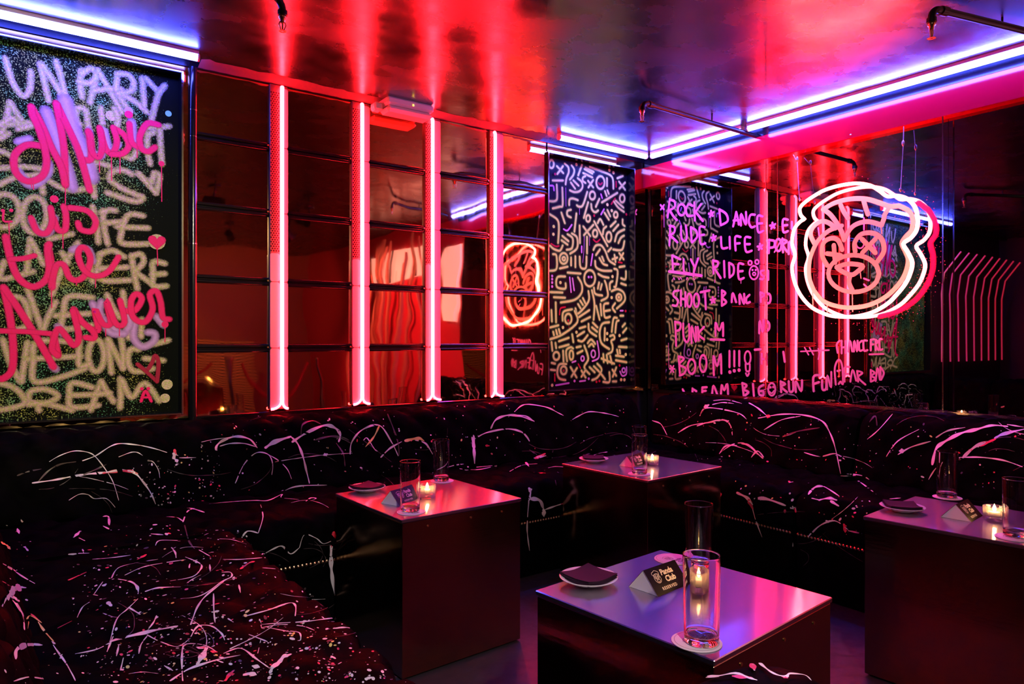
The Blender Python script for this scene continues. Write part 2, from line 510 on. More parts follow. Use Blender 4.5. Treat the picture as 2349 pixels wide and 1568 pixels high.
# ================================================================== BLUE LED BATTENS
def batten(p, q, label):
    p = Vector(p); q = Vector(q); d = (q - p).normalized(); sd = Vector((-d.y, d.x, 0))
    t = empty('led_batten_light', ((p + q) / 2).to_tuple()[:2] + (ZC,), label, 'light', 'blue LED battens along the ceiling edge')
    h = MB()
    a = p + sd * .017; c = q - sd * .017
    lo = [min(a[i], c[i]) for i in range(2)]; hi = [max(a[i], c[i]) for i in range(2)]
    h.box((lo[0] - abs(d.x) * .004, lo[1] - abs(d.y) * .004, ZC - .014), (hi[0] + abs(d.x) * .004, hi[1] + abs(d.y) * .004, ZC - .0005), 'fixture_white')
    h.build('housing', t)
    k = MB(); zt = ZC - .024
    k.tube([Vector((p.x, p.y, zt)), Vector((q.x, q.y, zt))], .0145, 'led_blue', 12)
    k.build('diffuser_tube', t)
    for pt, s_ in ((p, -1), (q, 1)):
        e = MB(); e.tube([Vector((pt.x, pt.y, zt)), Vector((pt.x, pt.y, zt)) + d * .008 * s_], .0155, 'fixture_white', 12)
        e.build('end_cap', t)
    return t
batten((-.75, 3.091, 0), (.630, 3.091, 0), 'blue-white LED batten on the ceiling over the graffiti panel with the pink script')
batten((2.568, 3.091, 0), (3.276, 3.091, 0), 'short blue-white LED batten on the ceiling over the doodle panel in the corner')
batten((3.303, 3.06, 0), (3.303, 2.395, 0), 'short blue-white LED batten between the room corner and the black ceiling pipe')
batten((3.303, 2.35, 0), (3.303, .95, 0), 'long blue-white LED batten above the red fascia over the neon sign')

# ================================================================== MIRROR TILE WALL WITH RED NEON RODS
SO = .022                                       # channel front, off the mirror
strips = [(619, 660, 647), (808, 847, 831), (976, 1009.5, 992.6), (1123.5, 1153.5, 1136)]
SX = [(xA(a, SO), xA(b_, SO), xA(c, .040)) for a, b_, c in strips]
XL, XR = xA(444), xA(1255)
ZB0 = .752
barz = [zA(445, 311), zA(445, 471), zA(442, 638), zA(442, 799)]
cols = []
e_ = XL
for a, b_, c in SX:
    cols.append((e_, a + .004)); e_ = b_ - .004
cols.append((e_, XR))
wallthing = empty('mirror_tile_wall', (1.63, YA, ZB0), 'gold mirror tiles with black rails covering the wall between the two painted panels', 'mirror wall')
rng = random.Random(3)
edges_z = [ZB0] + [z for z in reversed(barz)] + [ZT]
for ci, (xa, xb) in enumerate(cols):
    for r in range(5):
        za = edges_z[r] + (.019 if r else 0); zb = edges_z[r + 1] - (.019 if r < 4 else 0)
        mb = MB()
        # slightly buckled polished sheet
        rows = []
        ph = rng.uniform(0, 6); amp = .0004; tilt = rng.uniform(-.002, .002); tz = rng.uniform(-.0015, .0015)
        for i in range(9):
            zz = za + (zb - za) * i / 8
            rows.append([(xa + (xb - xa) * j / 8, YA - .004 + amp * math.sin(ph + j * .55 + i * .25) + tilt * (j / 8 - .5) + tz * (i / 8 - .5), zz) for j in range(9)])
        mb.grid(rows, 'gold_mirror')
        mb.box((xa, YA + .004, za), (xb, YA + .029, zb), 'black_satin')
        mb.build('mirror_tile', wallthing)
    for r, zc in enumerate(barz):
        mb = MB()
        mb.box((xa, YA - .006, zc - .0185), (xb, YA + .02, zc + .0185), 'black_gloss')
        for dz in (-.010, .010):
            mb.tube([(xa, YA - .008, zc + dz), (xb, YA - .008, zc + dz)], .0085, 'black_gloss', 12)
        if ci < 4: mb.tube([(xb - .012, YA - .017, zc + .004), (xb - .012, YA - .024, zc + .004)], .004, 'brass', 8)
        mb.build('rail', wallthing)
mb = MB(); mb.box((XL - .002, YA - .010, .70), (XR, YA + .03, ZB0), 'black_gloss', .003)
mb.build('bottom_rail', wallthing)
# black post beside the big panel
mb = MB()
mb.tube([(.640, YA - .012, .70), (.640, YA - .012, ZT)], .0165, 'black_gloss', 16)
for zz in (zA(437, 255), zA(437, 315), zA(437, 560)):
    mb.tube([(.640, YA - .012, zz), (.640, YA - .012, zz + .003)], .0172, 'chrome', 16)
mb.box((.624, YA - .004, .70), (.657, YA + .03, ZT), 'black_gloss')
struct(mb.build('trim_4'))

ZN0, ZN1 = .762, 2.243
zperf = zA(620, 580, SO)
names = ['leftmost of the four', 'second from the left', 'third from the left', 'rightmost, nearest the doodle panel']
for i, (xa, xb, xt) in enumerate(SX):
    t = empty('neon_rod_light', (xt, YA, ZN0), 'vertical red neon rod on a perforated strip, ' + names[i], 'light', 'red neon rods on the mirror tile wall')
    ch = MB()
    yf = YA - SO
    ch.box((xa, yf, ZN0), (xb, YA - .003, ZN1), 'perforated_metal', .002)
    # perforation: dark round holes in staggered rows
    pw = .0115; rows_ = int((ZN1 - zperf - .03) / (pw * .87)); xm = xt - .002
    for r in range(rows_):
        z = zperf + .012 + r * pw * .87
        x = xa + .006 + (pw / 2 if r % 2 else 0)
        while x < xb - .004:
            ch.disc(Vector((x, yf, z)), Vector((0, -1, 0)), .0042, 'black_matte', 6, .0006)
            x += pw
    ch.build('perforated_strip', t)
    # segmented plastic covers
    segz = [ZN0 + .002] + [z for z in reversed(barz)] + [ZN1 - .012]
    def cover(x0, x1, z0, z1):
        cb = MB(); r = .010; yv = yf - .006
        prof = []
        for cxx, czz, a0 in ((x1 - r, z1 - r, 0), (x0 + r, z1 - r, 90), (x0 + r, z0 + r, 180), (x1 - r, z0 + r, 270)):
            for k in range(5):
                a = math.radians(a0 + k * 22.5); prof.append((cxx + r * math.cos(a), czz + r * math.sin(a)))
        n_ = len(prof)
        vs = [(x, yv, z) for x, z in prof] + [(x, yf - .0005, z) for x, z in prof]
        cb.add(vs, [list(range(n_))] + [(k, (k + 1) % n_, n_ + (k + 1) % n_, n_ + k) for k in range(n_)], 'cover_plastic')
        cb.build('cover', t)
    for k in range(5):
        cover(xt + .007, xb - .0005, segz[k] + .0015, segz[k + 1] - .0015)
        if k < 2: cover(xa + .0005, xt - .007, segz[k] + .0015, segz[k + 1] - .0015)
    cover(xa + .0005, xt - .007, segz[2] + .0015, zperf)
    rod = MB()
    yt = YA - .040
    rod.tube([(xt, yt, ZN0 + .035), (xt, yt, ZN1 - .03), (xt + .002, yt + .004, ZN1 - .018), (xt + .005, yt + .014, ZN1 - .008)], .0095, 'neon_red', 12)
    for sx, xe in ((-1, xa), (1, xb)):  # glowing foot flares stand in for the rod's reflection in its covers
        arc = [(xt, yt, ZN0 + .07), (xt + sx * .002, yt, ZN0 + .045)]
        w_ = abs(xe - xt)
        for k in range(7):
            a = math.radians(90 * k / 6)
            arc.append((xt + sx * (.004 + (w_ - .006) * (1 - math.cos(a))), yt + .006 * k / 6, ZN0 + .034 - .032 * math.sin(a)))
        rod.tube(arc, [.0095, .0085] + [.006] * 7, 'neon_red', 10)
    rod.build('neon_tube', t)
    for zc in barz:
        br = MB(); br.box((xt - .006, yt + .006, zc - .004), (xt + .006, yf, zc + .004), 'chrome')
        br.build('tube_clip', t)

# ================================================================== PAINTED PANELS
def project(pts, hit, off): return [hit(x, y, off) for x, y in pts]
def pxw(p, wpx):                                  # a width in photograph pixels at p -> metres
    return wpx / FPX * (p - EYE).dot(FW)
def paint(mb, strokes, hit, off, nrm, colmap, wmap, dz=3e-5, base=.0008, halo=None):
    k = 0
    for kind, col, wk, pts in strokes:
        mat = colmap[col]; wd = wmap[col] * wk
        if kind in 'lo':
            P = project(smooth(pts, 5 if kind == 'l' else 2), hit, off)
        else:
            P = project(pts, hit, off)
        wm = pxw(P[0], wd)
        for q in P: pass
        if kind in 'lo':
            if halo and col in halo:
                mb.ribbon(P, nrm, wm * 2.0, halo[col], base * .5 + k * dz, closed=kind == 'o')
            mb.ribbon(P, nrm, wm, mat, base + k * dz, closed=kind == 'o')
        elif kind == 'd':
            if halo and col in halo:
                mb.disc(P[0], nrm, wm * 1.1, halo[col], 14, base * .5 + k * dz, True)
            mb.disc(P[0], nrm, wm * .62, mat, 14, base + k * dz)
        elif kind == 's':
            u = Vector((0, 0, 1)); v = nrm.cross(u)
            for q in range(5):
                a = 2 * math.pi * q / 5 + .1
                mb.ribbon([P[0], P[0] + (u * math.cos(a) + v * math.sin(a)) * wm * 1.0], nrm, wm * 1.0, mat, base + k * dz + q * 1e-5)
        elif kind == 'h':
            u = Vector((0, 0, 1)); v = nrm.cross(u); hs = []
            for q in range(20):
                a = 2 * math.pi * q / 20
                hx = 16 * math.sin(a) ** 3; hy = 13 * math.cos(a) - 5 * math.cos(2 * a) - 2 * math.cos(3 * a) - math.cos(4 * a)
                hs.append(P[0] + (v * hx + u * hy) * wm / 17 + nrm * (base + k * dz))
            mb.add([P[0] + nrm * (base + k * dz)] + hs, [(0, q + 1, (q + 1) % 20 + 1) for q in range(20)], mat, False, [1.0] + [.55] * 20)
        k += 1
NA = Vector((0, -1, 0)); NB = Vector((-1, 0, 0))

def shadow_box(name, label, x0, x1, z0, z1, bx0, bx1, bz0, bz1, boardmat, strokes, colmap, wmap, halo=None):
    t = empty(name, ((x0 + x1) / 2, YA, z0), label, 'wall art')
    bd = MB(); bd.box((x0, YA + .045, z0), (x1, YA + .07, z1), boardmat)
    paint(bd, strokes, hitA, -.045, NA, colmap, wmap, halo=halo)
    bd.build('painted_board', t)
    lp = MB(); d = YA - .021; k = .007
    lp.box((x0 - k, d, z0 - k), (x0, YA + .07, z1 + k), 'black_gloss'); lp.box((x1, d, z0 - k), (x1 + k, YA + .07, z1 + k), 'black_gloss')
    lp.box((x0, d, z0 - k), (x1, YA + .07, z0), 'black_gloss'); lp.box((x0, d, z1), (x1, YA + .07, z1 + k), 'black_gloss')
    for x_, nx in ((x0 - k, -1), (x1 + k, 1)):
        lp.box((min(x_, x_ + nx * .002), d, z0 - k), (max(x_, x_ + nx * .002), YA - .004, z1 + k), 'gold_trim')
    lp.build('frame', t)
    ed = MB(); d2 = d - .002; k2 = k * .7
    ed.box((x0 - k, d2, z0 - k), (x0 - k + k2, d, z1 + k), 'chrome'); ed.box((x1 + k - k2, d2, z0 - k), (x1 + k, d, z1 + k), 'chrome')
    ed.box((x0, d2, z0 - k), (x1, d, z0 - k + k2), 'chrome'); ed.box((x0, d2, z1 + k - k2), (x1, d, z1 + k), 'chrome')
    ed.build('frame_edge', t)
    bo = MB(); k += .0025
    def pl(a, b_, c, e):
        bo.add([(a, YA - .004, c), (b_, YA - .004, c), (b_, YA - .004, e), (a, YA - .004, e)], [(0, 1, 2, 3)], 'gold_mirror')
        bo.box((a, YA - .002, c), (b_, YA + .02, e), 'black_satin')
    pl(bx0, x0 - k, bz0, bz1); pl(x1 + k, bx1, bz0, bz1); pl(x0 - k, x1 + k, bz0, z0 - k); pl(x0 - k, x1 + k, z1 + k, bz1)
    bo.build('mirror_border', t)
    return t

Z1, R1, R2 = 4.894, 3.1357, 3.0157
P1 = []
def s1(t): P1.extend(parse(t, 0, 0, Z1))
def s2(t): P1.extend(parse(t, 0, 0, R1))
def s3(t): P1.extend(parse(t, 0, 480, R2))
# --- pale sprayed words behind
s1("""60,650 100,800 160,960 260,1080 330,1020 345,900 345,800
450,715 500,930 545,1130;480,730 590,900 690,1060;630,690 680,850 730,1060
915,790 900,930 920,1090;915,830 1020,770 1080,840 1020,930 880,915;1100,790 1060,950 1010,1150;1100,790 1200,960 1370,1260;1050,1020 1200,1000 1360,1000
1320,830 1310,1020 1420,1200;1320,830 1440,840 1500,930 1470,1020 1330,1050;1340,1050 1500,1130 1650,1260;1595,880 1610,1040 1620,1190;1640,880 1720,970 1790,1040;1850,960 1770,1080 1700,1350
g:*.5 d 1890,1275;*1 d 1250,1300
110,1150 70,1350 10,1510;110,1150 200,1290 300,1430;40,1400 180,1390 340,1380;860,1220 850,1330 900,1400;880,1210 960,1240 990,1420;1130,1210 1150,1390;1640,1430 1790,1430 1900,1415""")
s2("""1150,930 1155,1050 1165,1180;890,1120 950,1140 980,1090;1060,960 1060,1080 1080,1180;1060,970 1110,950
950,1255 890,1225 810,1235 790,1290 870,1350 980,1400 1030,1420 980,1450 870,1420 770,1385;990,1245 1040,1290 1090,1310;1110,1245 1145,1260 1140,1320 1120,1390;1000,1250 1060,1320 1120,1385;1090,1310 1110,1245
0,1210 180,1200 370,1225;0,1085 60,1110 130,1150;0,1330 100,1280 300,1255;310,1390 300,1300 310,1250;670,1160 790,1195;680,1165 665,1280 680,1415;350,1300 480,1365 610,1360
0,900 90,850 140,900;0,1000 60,960;820,780 850,850 830,950;130,930 250,900""")
s3("""o 30,10,105,115;o 240,40,85,125;640,-20 670,120 680,230;710,10 720,130 745,240;700,20 760,5 800,10;720,95 860,85
990,45 900,35 855,90 840,160 845,235 1020,240;810,120 1025,130
30,360 10,480 230,430;210,210 195,330 185,440;210,210 260,300 300,380;540,230 440,390 360,590;430,300 470,370;340,205 500,170;590,470 620,380 640,500
690,310 685,480 900,490;690,310 780,285 860,330;690,410 880,400;910,320 925,430 950,550;910,325 975,310 990,370 930,430;930,430 1030,500 1080,540;1140,375 1060,365 1060,450 1060,530 1150,530;1050,450 1140,445
90,600 160,625 200,720 185,800 120,830;190,550 240,690 290,830;385,640 335,740 300,830;640,610 470,605 440,720 440,825 640,800;380,735 620,720;740,590 780,680 830,750;850,570 865,700 890,890;980,760 975,880
20,900 70,1060 140,1190;190,920 165,1080 150,1190;540,920 260,915 230,1050 240,1190 420,1160 590,1100;190,1035 560,1015;550,900 545,1000 550,1080 615,1070;o 665,1010,55,110;745,900 760,1030 770,1130;750,900 800,1000 850,1100;830,850 850,980 850,1100;960,970 900,970 885,1050 930,1120 1060,1100;1000,1030 1130,1045;980,945 1070,930 1165,905
-20,1200 80,1225 150,1280 170,1340 90,1370 -20,1390;200,1350 210,1260 320,1245 400,1290 330,1335 200,1345;210,1335 350,1350 500,1390;255,1340 270,1390;640,1230 500,1200 480,1280 495,1365 680,1355;480,1285 640,1280;700,1190 660,1290 630,1385;700,1190 740,1260 785,1330;650,1280 760,1270;830,1170 835,1270 830,1370;845,1180 910,1300 1000,1200 1100,1325
*1 d 1155,1210;*.9 d 1140,1305;*1.5 d 1085,225""")
# --- lavender under the pink script
s2("""l:*1.5 330,800 400,980 480,1200 520,1350;l:*1.9 465,720 520,900 600,1100 660,1280;l:*1.3 120,1230 220,1330 330,1260 345,1180;l:640,940 660,1080 730,1120 740,920 790,1080 850,1040
l:*.7 d 925,800;l:*1.2 945,880 960,1020 1010,1060;l:*1.1 130,1020 210,1000""")
s3("""l:220,80 270,160 340,160 380,60;l:500,280 540,270 610,280 640,360;l:640,650 680,720 760,800 850,860 900,780 870,700;l:700,640 690,720 760,850 860,860;l:930,780 925,890 985,950 1060,915 1070,860 1020,850;l:1080,740 1130,800;l:400,810 430,860;l:360,1080 385,1105""")
# --- hot pink script
s2("""p:290,1050 190,1045 105,1120 115,1240 200,1305 300,1270 335,1180 320,1060 280,930 235,830 225,770;p:225,770 300,900 370,1060 440,1200 470,1330;p:470,1330 460,1080 430,880 405,745;p:405,745 480,900 570,1100 645,1370;p:600,1150 655,1140 650,1000 635,945;p:*.9 640,960 660,1090 710,1130 735,1050 715,920;p:*.9 720,930 760,1070 810,1100 840,1020 815,920 ;p:*.9 815,920 890,970 925,1050 880,1105 800,1110;p:*.9 930,890 945,1020 1000,1060;p:*.7 d 925,825;p:*.9 1140,900 1060,890 1005,980 1015,1065 1065,1090 1115,1060""")
s3("""p:*.9 215,60 255,150 320,165 360,90 350,-10;p:*.9 370,60 400,140 450,140 455,40 440,-20;p:*.9 480,-10 600,10 660,80 635,150 560,140 540,95;p:*.7 d 375,-70
p:40,190 70,330 125,470 220,535 305,500 340,420 330,290 340,240;p:*.8 70,345 160,340 240,320;p:330,250 355,400 360,540;p:*.9 360,500 390,390 440,385 480,470 535,490 590,450 625,350 600,280 560,265 540,320 580,420 660,462 750,430 820,330
p:25,540 65,720 90,920 85,1100 30,1165 -20,1170;p:25,540 150,720 280,930 370,1090;p:*.8 -10,840 180,845 360,860;p:370,870 400,1010;p:*.9 400,1010 360,960 400,825 460,880 510,940 545,880 505,700;p:*.9 510,690 560,770 640,840 650,890 590,885;p:*.9 640,830 680,830 655,690 710,790 765,785 735,630 800,790 860,780 830,630;p:*.9 850,700 930,700 980,620 940,585 905,640 920,745 1000,780 1055,690 1035,590 1080,565 1110,640 1125,745 1170,760
p:h 1085,225;*1 q:950,1070 1010,1110 1050,1060 1072,1010 1095,1060 1085,1190;q:*.9 950,1070 1020,1130 1085,1190
m:975,1325 1005,1255 1045,1325;m:*.7 985,1300 1040,1298;m:*.7 d 980,1240;m:*.7 d 1025,1238;m:*.7 25,20 25,80 80,85;m:*.7 d 20,10;m:*.7 d 78,8""")
# drips
s2("p:*.13 715,1160 715,1240;p:*.13 800,1110 802,1300;p:*.13 862,1100 862,1250;p:*.13 985,1060 985,1135;p:*.13 1160,1180 1162,1450;p:*.5 d 1160,1178;p:*.13 225,1290 227,1350;p:*.13 240,1290 241,1365;p:*.13 470,1340 470,1470")
s3("p:*.13 435,150 435,270;p:*.13 1085,250 1090,390;p:*.13 355,540 358,680;p:*.13 530,490 528,525;p:*.13 660,465 660,540;p:*.13 730,830 730,875;p:*.13 825,800 825,875;p:*.13 1140,800 1140,915;p:*.6 d 1140,795;p:*.13 62,90 65,190")
cm1 = {'y': 'spray_pale', 'p': 'spray_pink', 'l': 'spray_lavender', 'q': 'spray_darkred', 'g': 'spray_green', 'm': 'spray_pink'}
wm1 = {'y': 19, 'p': 20, 'l': 22, 'q': 12, 'g': 22, 'm': 9}
shadow_box('graffiti_panel', 'large framed board of sprayed pale words under hot pink script at the left edge', -.60, xA(411.5, -.02), zA(413, 945, 0), zA(408, 169, 0),
           -.66, .623, .745, ZT, 'speckled_board', P1, cm1, wm1)

P2 = parse("""o 88,193,14,23;120,205 157,245;155,205 122,250;95,288 155,288;165,190 185,210 188,240 175,275 170,310;205,200 220,225 215,255 195,282;d 233,196;265,198 243,258;280,222 325,248;272,245 325,270;285,212 333,238
310,210 380,235 430,258 445,285 447,335;d 424,229;d 448,243;470,275 502,262;480,295 515,342;515,300 482,335;o 372,300,24,37;r:362,302 370,312 382,302;410,275 410,320;r:463,295 463,325;300,290 330,328;330,285 302,328;285,262 270,272 270,290 285,302
240,275 262,295 268,325 250,350 220,355 195,345;215,288 245,318;200,300 225,335;o 325,375,16,23;v:375,368 382,390;398,350 408,378;412,345 420,365;380,415 470,360;r:435,425 457,392;o 498,392,14,23;450,410 475,445 508,470;460,405 505,445;d 412,428;345,440 365,395
318,425 322,455 340,472 358,462;118,312 120,390 105,408 78,408;150,330 152,430 135,440 95,450;v:80,318 98,320 102,345;190,430 192,400 210,392 240,402;295,355 270,430 248,440 235,432;v:*.3 170,330 172,438;v:*.3 250,450 250,485;200,458 180,465 180,490 200,502;145,475 165,535
300,415 275,505;o 300,508,12,19;r:d 335,492;v:375,485 392,455;395,475 420,515;412,460 428,495;d 437,463;o 460,487,11,17;v:158,570 180,578 205,545;232,480 220,585;335,525 412,668;355,535 370,512 388,545;o 420,615,15,28;430,555 460,525;445,580 475,545;385,600 390,570 405,555;500,515 500,540 512,552
455,640 470,595 510,572;475,650 490,620 508,608;445,688 495,690 510,640;272,555 312,610;330,545 275,605;o 340,595,13,21;r:330,630 348,645 368,630;v:*.3 277,610 275,690 268,765;v:*.3 308,610 308,665;250,550 252,650;293,615 293,710;v:262,670 262,705;75,483 120,515 130,560 125,650;d 100,555;d 98,600;r:85,655 110,670 130,668;78,665 100,685 135,695 152,665
145,635 180,660;150,610 185,640;205,595 235,620 235,680 195,712;180,600 210,625 205,680 175,690;330,690 345,665 375,665 400,700 420,750 455,775;345,720 368,688;365,738 385,770 410,780;380,730 390,755;415,700 433,680;340,755 345,790 380,810 435,812;440,745 468,735;452,720 458,760;480,710 505,745;503,710 482,748;r:475,762 495,765;v:325,715 315,780
o 157,740,23,31;o 158,742,8,10;200,735 200,780;225,728 225,790;250,730 255,790 285,795 290,730;135,798 180,788;95,715 115,725 115,800 78,812;180,822 255,828;v:192,850 200,935;v:208,855 218,925;240,850 262,890 260,940 220,980 140,995;o 308,855,32,47;v:d 302,848;v:d 318,848
165,845 120,850 118,905 165,915 168,885;d 138,880;v:d 90,842;v:d 90,860;v:d 90,880;v:d 90,903;80,935 150,938;100,965 165,968;358,830 385,845 418,852;450,800 470,815 460,900 450,905;480,790 510,785;490,855 515,860 518,815;490,885 518,895;d 440,845;355,915 362,880;370,920 378,890;395,870 405,900 412,960 375,985;425,920 425,885 440,872
332,910 340,945 380,955;435,930 470,918 505,940 510,985 465,1030;o 477,965,15,19;d 477,965;d 435,967;455,1000 440,1025 455,1050;300,930 300,990 240,1060 225,1030;320,925 335,1000 330,1095;345,1015 365,1095;370,1005 375,1070;245,1080 305,1040;260,1105 310,1080;240,1005 255,1030;252,985 268,1010;268,970 282,1000;r:132,1065 138,1030 165,1022
85,1040 88,1105;110,995 112,1110;415,1000 390,1010 395,1080 425,1078;395,1045 425,1040;o 183,1090,19,29;r:d 183,1100;r:*.25 185,1105 187,1145;150,1100 155,1050 205,1035;220,1045 235,1110 150,1180 78,1208;78,1140 125,1128;d 152,1140;95,1165 100,1185;112,1155 118,1180;128,1150 135,1175;248,1145 282,1135;v:485,1043 500,1043;485,1072 502,1072;r:d 515,1045
420,1110 380,1120 365,1170 375,1230 420,1265;395,1145 393,1215;435,1165 445,1090 465,1085;455,1170 462,1110 475,1100;425,1190 445,1185 450,1205 432,1218 440,1250 435,1280 410,1295;d 408,1175;d 408,1210;500,1170 520,1145;d 480,1187;490,1215 522,1205;497,1135 512,1118;300,1120 305,1160 345,1190;320,1140 350,1165;325,1112 352,1140
205,1180 212,1225;240,1215 265,1220 295,1185;235,1190 275,1165;d 230,1168;295,1230 315,1210 338,1235;302,1250 318,1235 330,1250;128,1220 185,1200;130,1255 185,1240;85,1225 90,1275;108,1230 112,1260;230,1255 255,1250;235,1290 265,1275;275,1245 298,1320 275,1370 305,1410;o 113,1305,17,23;152,1275 155,1345;175,1335 170,1275 195,1255 210,1262;o 200,1300,11,27
v:o 265,1320,9,14;v:o 327,1293,12,21;v:350,1220 360,1310 322,1335;v:205,1342 225,1335;385,1295 388,1340;405,1300 410,1345;425,1305 435,1350;375,1320 448,1350;465,1270 470,1295;480,1270 482,1290;458,1303 505,1310;458,1330 520,1342;d 515,1297;475,1252 522,1255;v:o 503,1388,9,13;v:482,1395 495,1420 518,1410 520,1370;440,1425 460,1372;438,1385 460,1420;r:d 480,1360;r:240,1352 252,1375
170,1352 130,1355 118,1400 130,1435 165,1445;o 155,1388,17,23;r:d 155,1390;195,1370 230,1430;232,1375 200,1425;258,1390 282,1430;280,1390 258,1425;305,1370 335,1400;330,1365 360,1395;350,1350 375,1385 350,1430 320,1445;365,1400 395,1440;420,1400 420,1455 385,1455;v:110,1475 185,1462;v:d 218,1450;v:248,1452 280,1448;v:d 300,1437;r:d 345,1455;r:d 362,1450;440,1453 460,1453;d 488,1443;d 507,1443
r:103,1410 103,1450;d 88,1475;85,1345 105,1350;80,1385 105,1388;r:d 105,252;r:d 518,485""", 1230, 300, 2.5296)
cm2 = {'y': 'marker_yellow', 'v': 'marker_violet', 'r': 'marker_red'}
wm2 = {'y': 6.0, 'v': 5.2, 'r': 5.0}
shadow_box('doodle_panel', 'tall narrow black board of yellow doodle marks beside the room corner', xA(1258, .021) + .007, xA(1438.5, -.045), zA(1258, 897, .021) + .007, zA(1258, 347, .021) - .007,
           XR, XB - .03, .745, ZT, 'art_black', P2, cm2, wm2, {'y': 'marker_halo'})

# ================================================================== RIGHT-HAND MIRROR WITH PAINTED WORDS
mir = empty('wall_mirror', (XB, 1.9, .755), 'smoked wall mirror painted with lilac words behind the neon sign', 'mirror')
ysm = [YA - .01, yB(1757, .055), yB(2163, .055), .93]
TX = parse("""212,430 206,480 200,535;212,435 238,445 240,475 210,495;212,495 230,525 252,550;o 278,492,21,31;340,470 318,462 303,490 312,525 340,525;350,452 351,500 353,552;388,460 355,508;358,505 378,530 398,555;s 445,515
490,490 494,535 498,578;490,490 528,515 537,555 500,578;585,505 577,545 568,585;585,505 594,540 600,575;570,552 600,550;612,580 612,515 640,575 640,505;690,520 665,522 656,560 670,590 690,585;735,530 705,530 708,615 738,610;706,570 732,568;s 790,582;875,548 848,548 850,615 875,612;850,580 872,578;898,560 898,600
215,580 212,640 210,692;210,582 238,590 236,620 208,635;212,635 235,655 255,675;275,585 278,650 295,668 308,645 302,580;330,590 335,672;330,590 360,610 365,645 338,675;408,590 380,592 385,680 412,680;382,635 405,632;s 458,650;500,645 505,705 535,705;548,645 550,710;610,645 580,645 582,720;580,682 605,680;665,648 635,650 640,725 672,722;638,685 662,685;s 720,700
770,660 768,735;768,662 800,668 797,700 770,705;o 822,690,17,34;*.6 800,730 845,650;845,655 848,730;845,658 870,670 848,690 872,728;880,740 882,670 905,745 908,690
225,750 228,795 230,835;225,748 272,770;230,795 262,798;290,770 292,838 325,850;330,770 350,810;372,765 350,830 345,865;*1.2 208,838 390,862;*.35 230,885 235,872 240,885;*.35 258,872 265,885 272,872 280,885;*.35 305,885 310,872 316,886;*.35 345,875 350,885 358,875;*.35 465,885 465,900;*.35 612,885 612,905
455,775 458,850;455,778 482,785 478,810 458,815;460,815 498,875;517,780 520,870;545,790 548,870;545,790 570,808 570,850 548,872;625,798 598,798 600,878 628,875;600,838 622,836;*.7 o 685,845,25,38;*.7 o 663,790,10,12;*.7 o 702,785,10,12;*.6 o 686,852,8,8;*.6 d 677,830;*.6 d 695,830;740,832 724,838 727,855 742,868 735,882 720,880;765,835 765,885
262,945 236,952 234,975 258,1000 250,1030 228,1028;275,945 275,1030;300,955 300,1035;275,990 300,995;o 322,1000,13,37;o 362,1000,15,37;385,955 435,945;410,950 415,1050;s 455,1000;505,945 505,1030;505,945 525,960 508,985 530,1010 505,1030;560,1010 566,960 585,1010;605,1020 605,965 630,1020 630,965;660,970 642,990 645,1015 662,1010
722,955 725,1010;722,955 745,970 724,985;o 765,990,14,27;242,1120 246,1190 248,1255;242,1122 272,1130 268,1165 245,1172;288,1130 290,1205 308,1235 322,1205 320,1135;335,1240 335,1145 360,1235 358,1150;370,1150 375,1225;405,1150 375,1190 405,1220;470,1200 470,1125 490,1170 510,1125 512,1200;442,1220 518,1222
715,1185 718,1115 735,1180 738,1110;750,1110 752,1175;750,1110 770,1130 770,1160 752,1177;*.7 212,1385 240,1385;*.7 218,1368 234,1404;*.7 234,1368 218,1404;*.2 205,1240 207,1380;*.2 180,470 180,590;*.8 160,465 180,490;*.8 180,465 162,490;262,1320 270,1420;262,1315 292,1328 265,1360 302,1382 293,1410 268,1422;o 335,1372,21,41;o 400,1355,19,47;460,1420 458,1310 478,1370 498,1300 502,1410;548,1285 548,1375;d 550,1403;575,1285 575,1370;d 575,1396;603,1285 603,1368;d 602,1392
*.8 o 650,1322,17,36;*.8 638,1358 642,1395 660,1395 662,1358;*.8 640,1410 648,1425 658,1410;730,1300 730,1355;755,1300 755,1360;730,1330 755,1330;690,1278 725,1275;850,1290 858,1345
285,1500 300,1530;340,1495 340,1530;340,1497 362,1510;395,1490 395,1530;395,1490 420,1488;395,1510 415,1508;450,1530 458,1480 480,1530;500,1525 505,1475 518,1505 535,1470 540,1525;r:h 575,1490;620,1465 628,1535;620,1465 645,1478 628,1500 655,1515 635,1533;680,1470 685,1535;740,1475 714,1492 716,1528 738,1533 738,1510 722,1510
*.8 o 785,1500,20,35;*.6 d 778,1488;*.6 d 793,1486;*.6 772,1512 785,1522 798,1508;835,1455 838,1515;835,1457 860,1470 838,1485 870,1515;880,1455 885,1510 905,1505 905,1450;920,1515 920,1455 950,1510 955,1450;1020,1510 1020,1430 1055,1420;1020,1470 1050,1460;1068,1450 1070,1500 1090,1495 1092,1440""", 1450, 280, 2.4489)
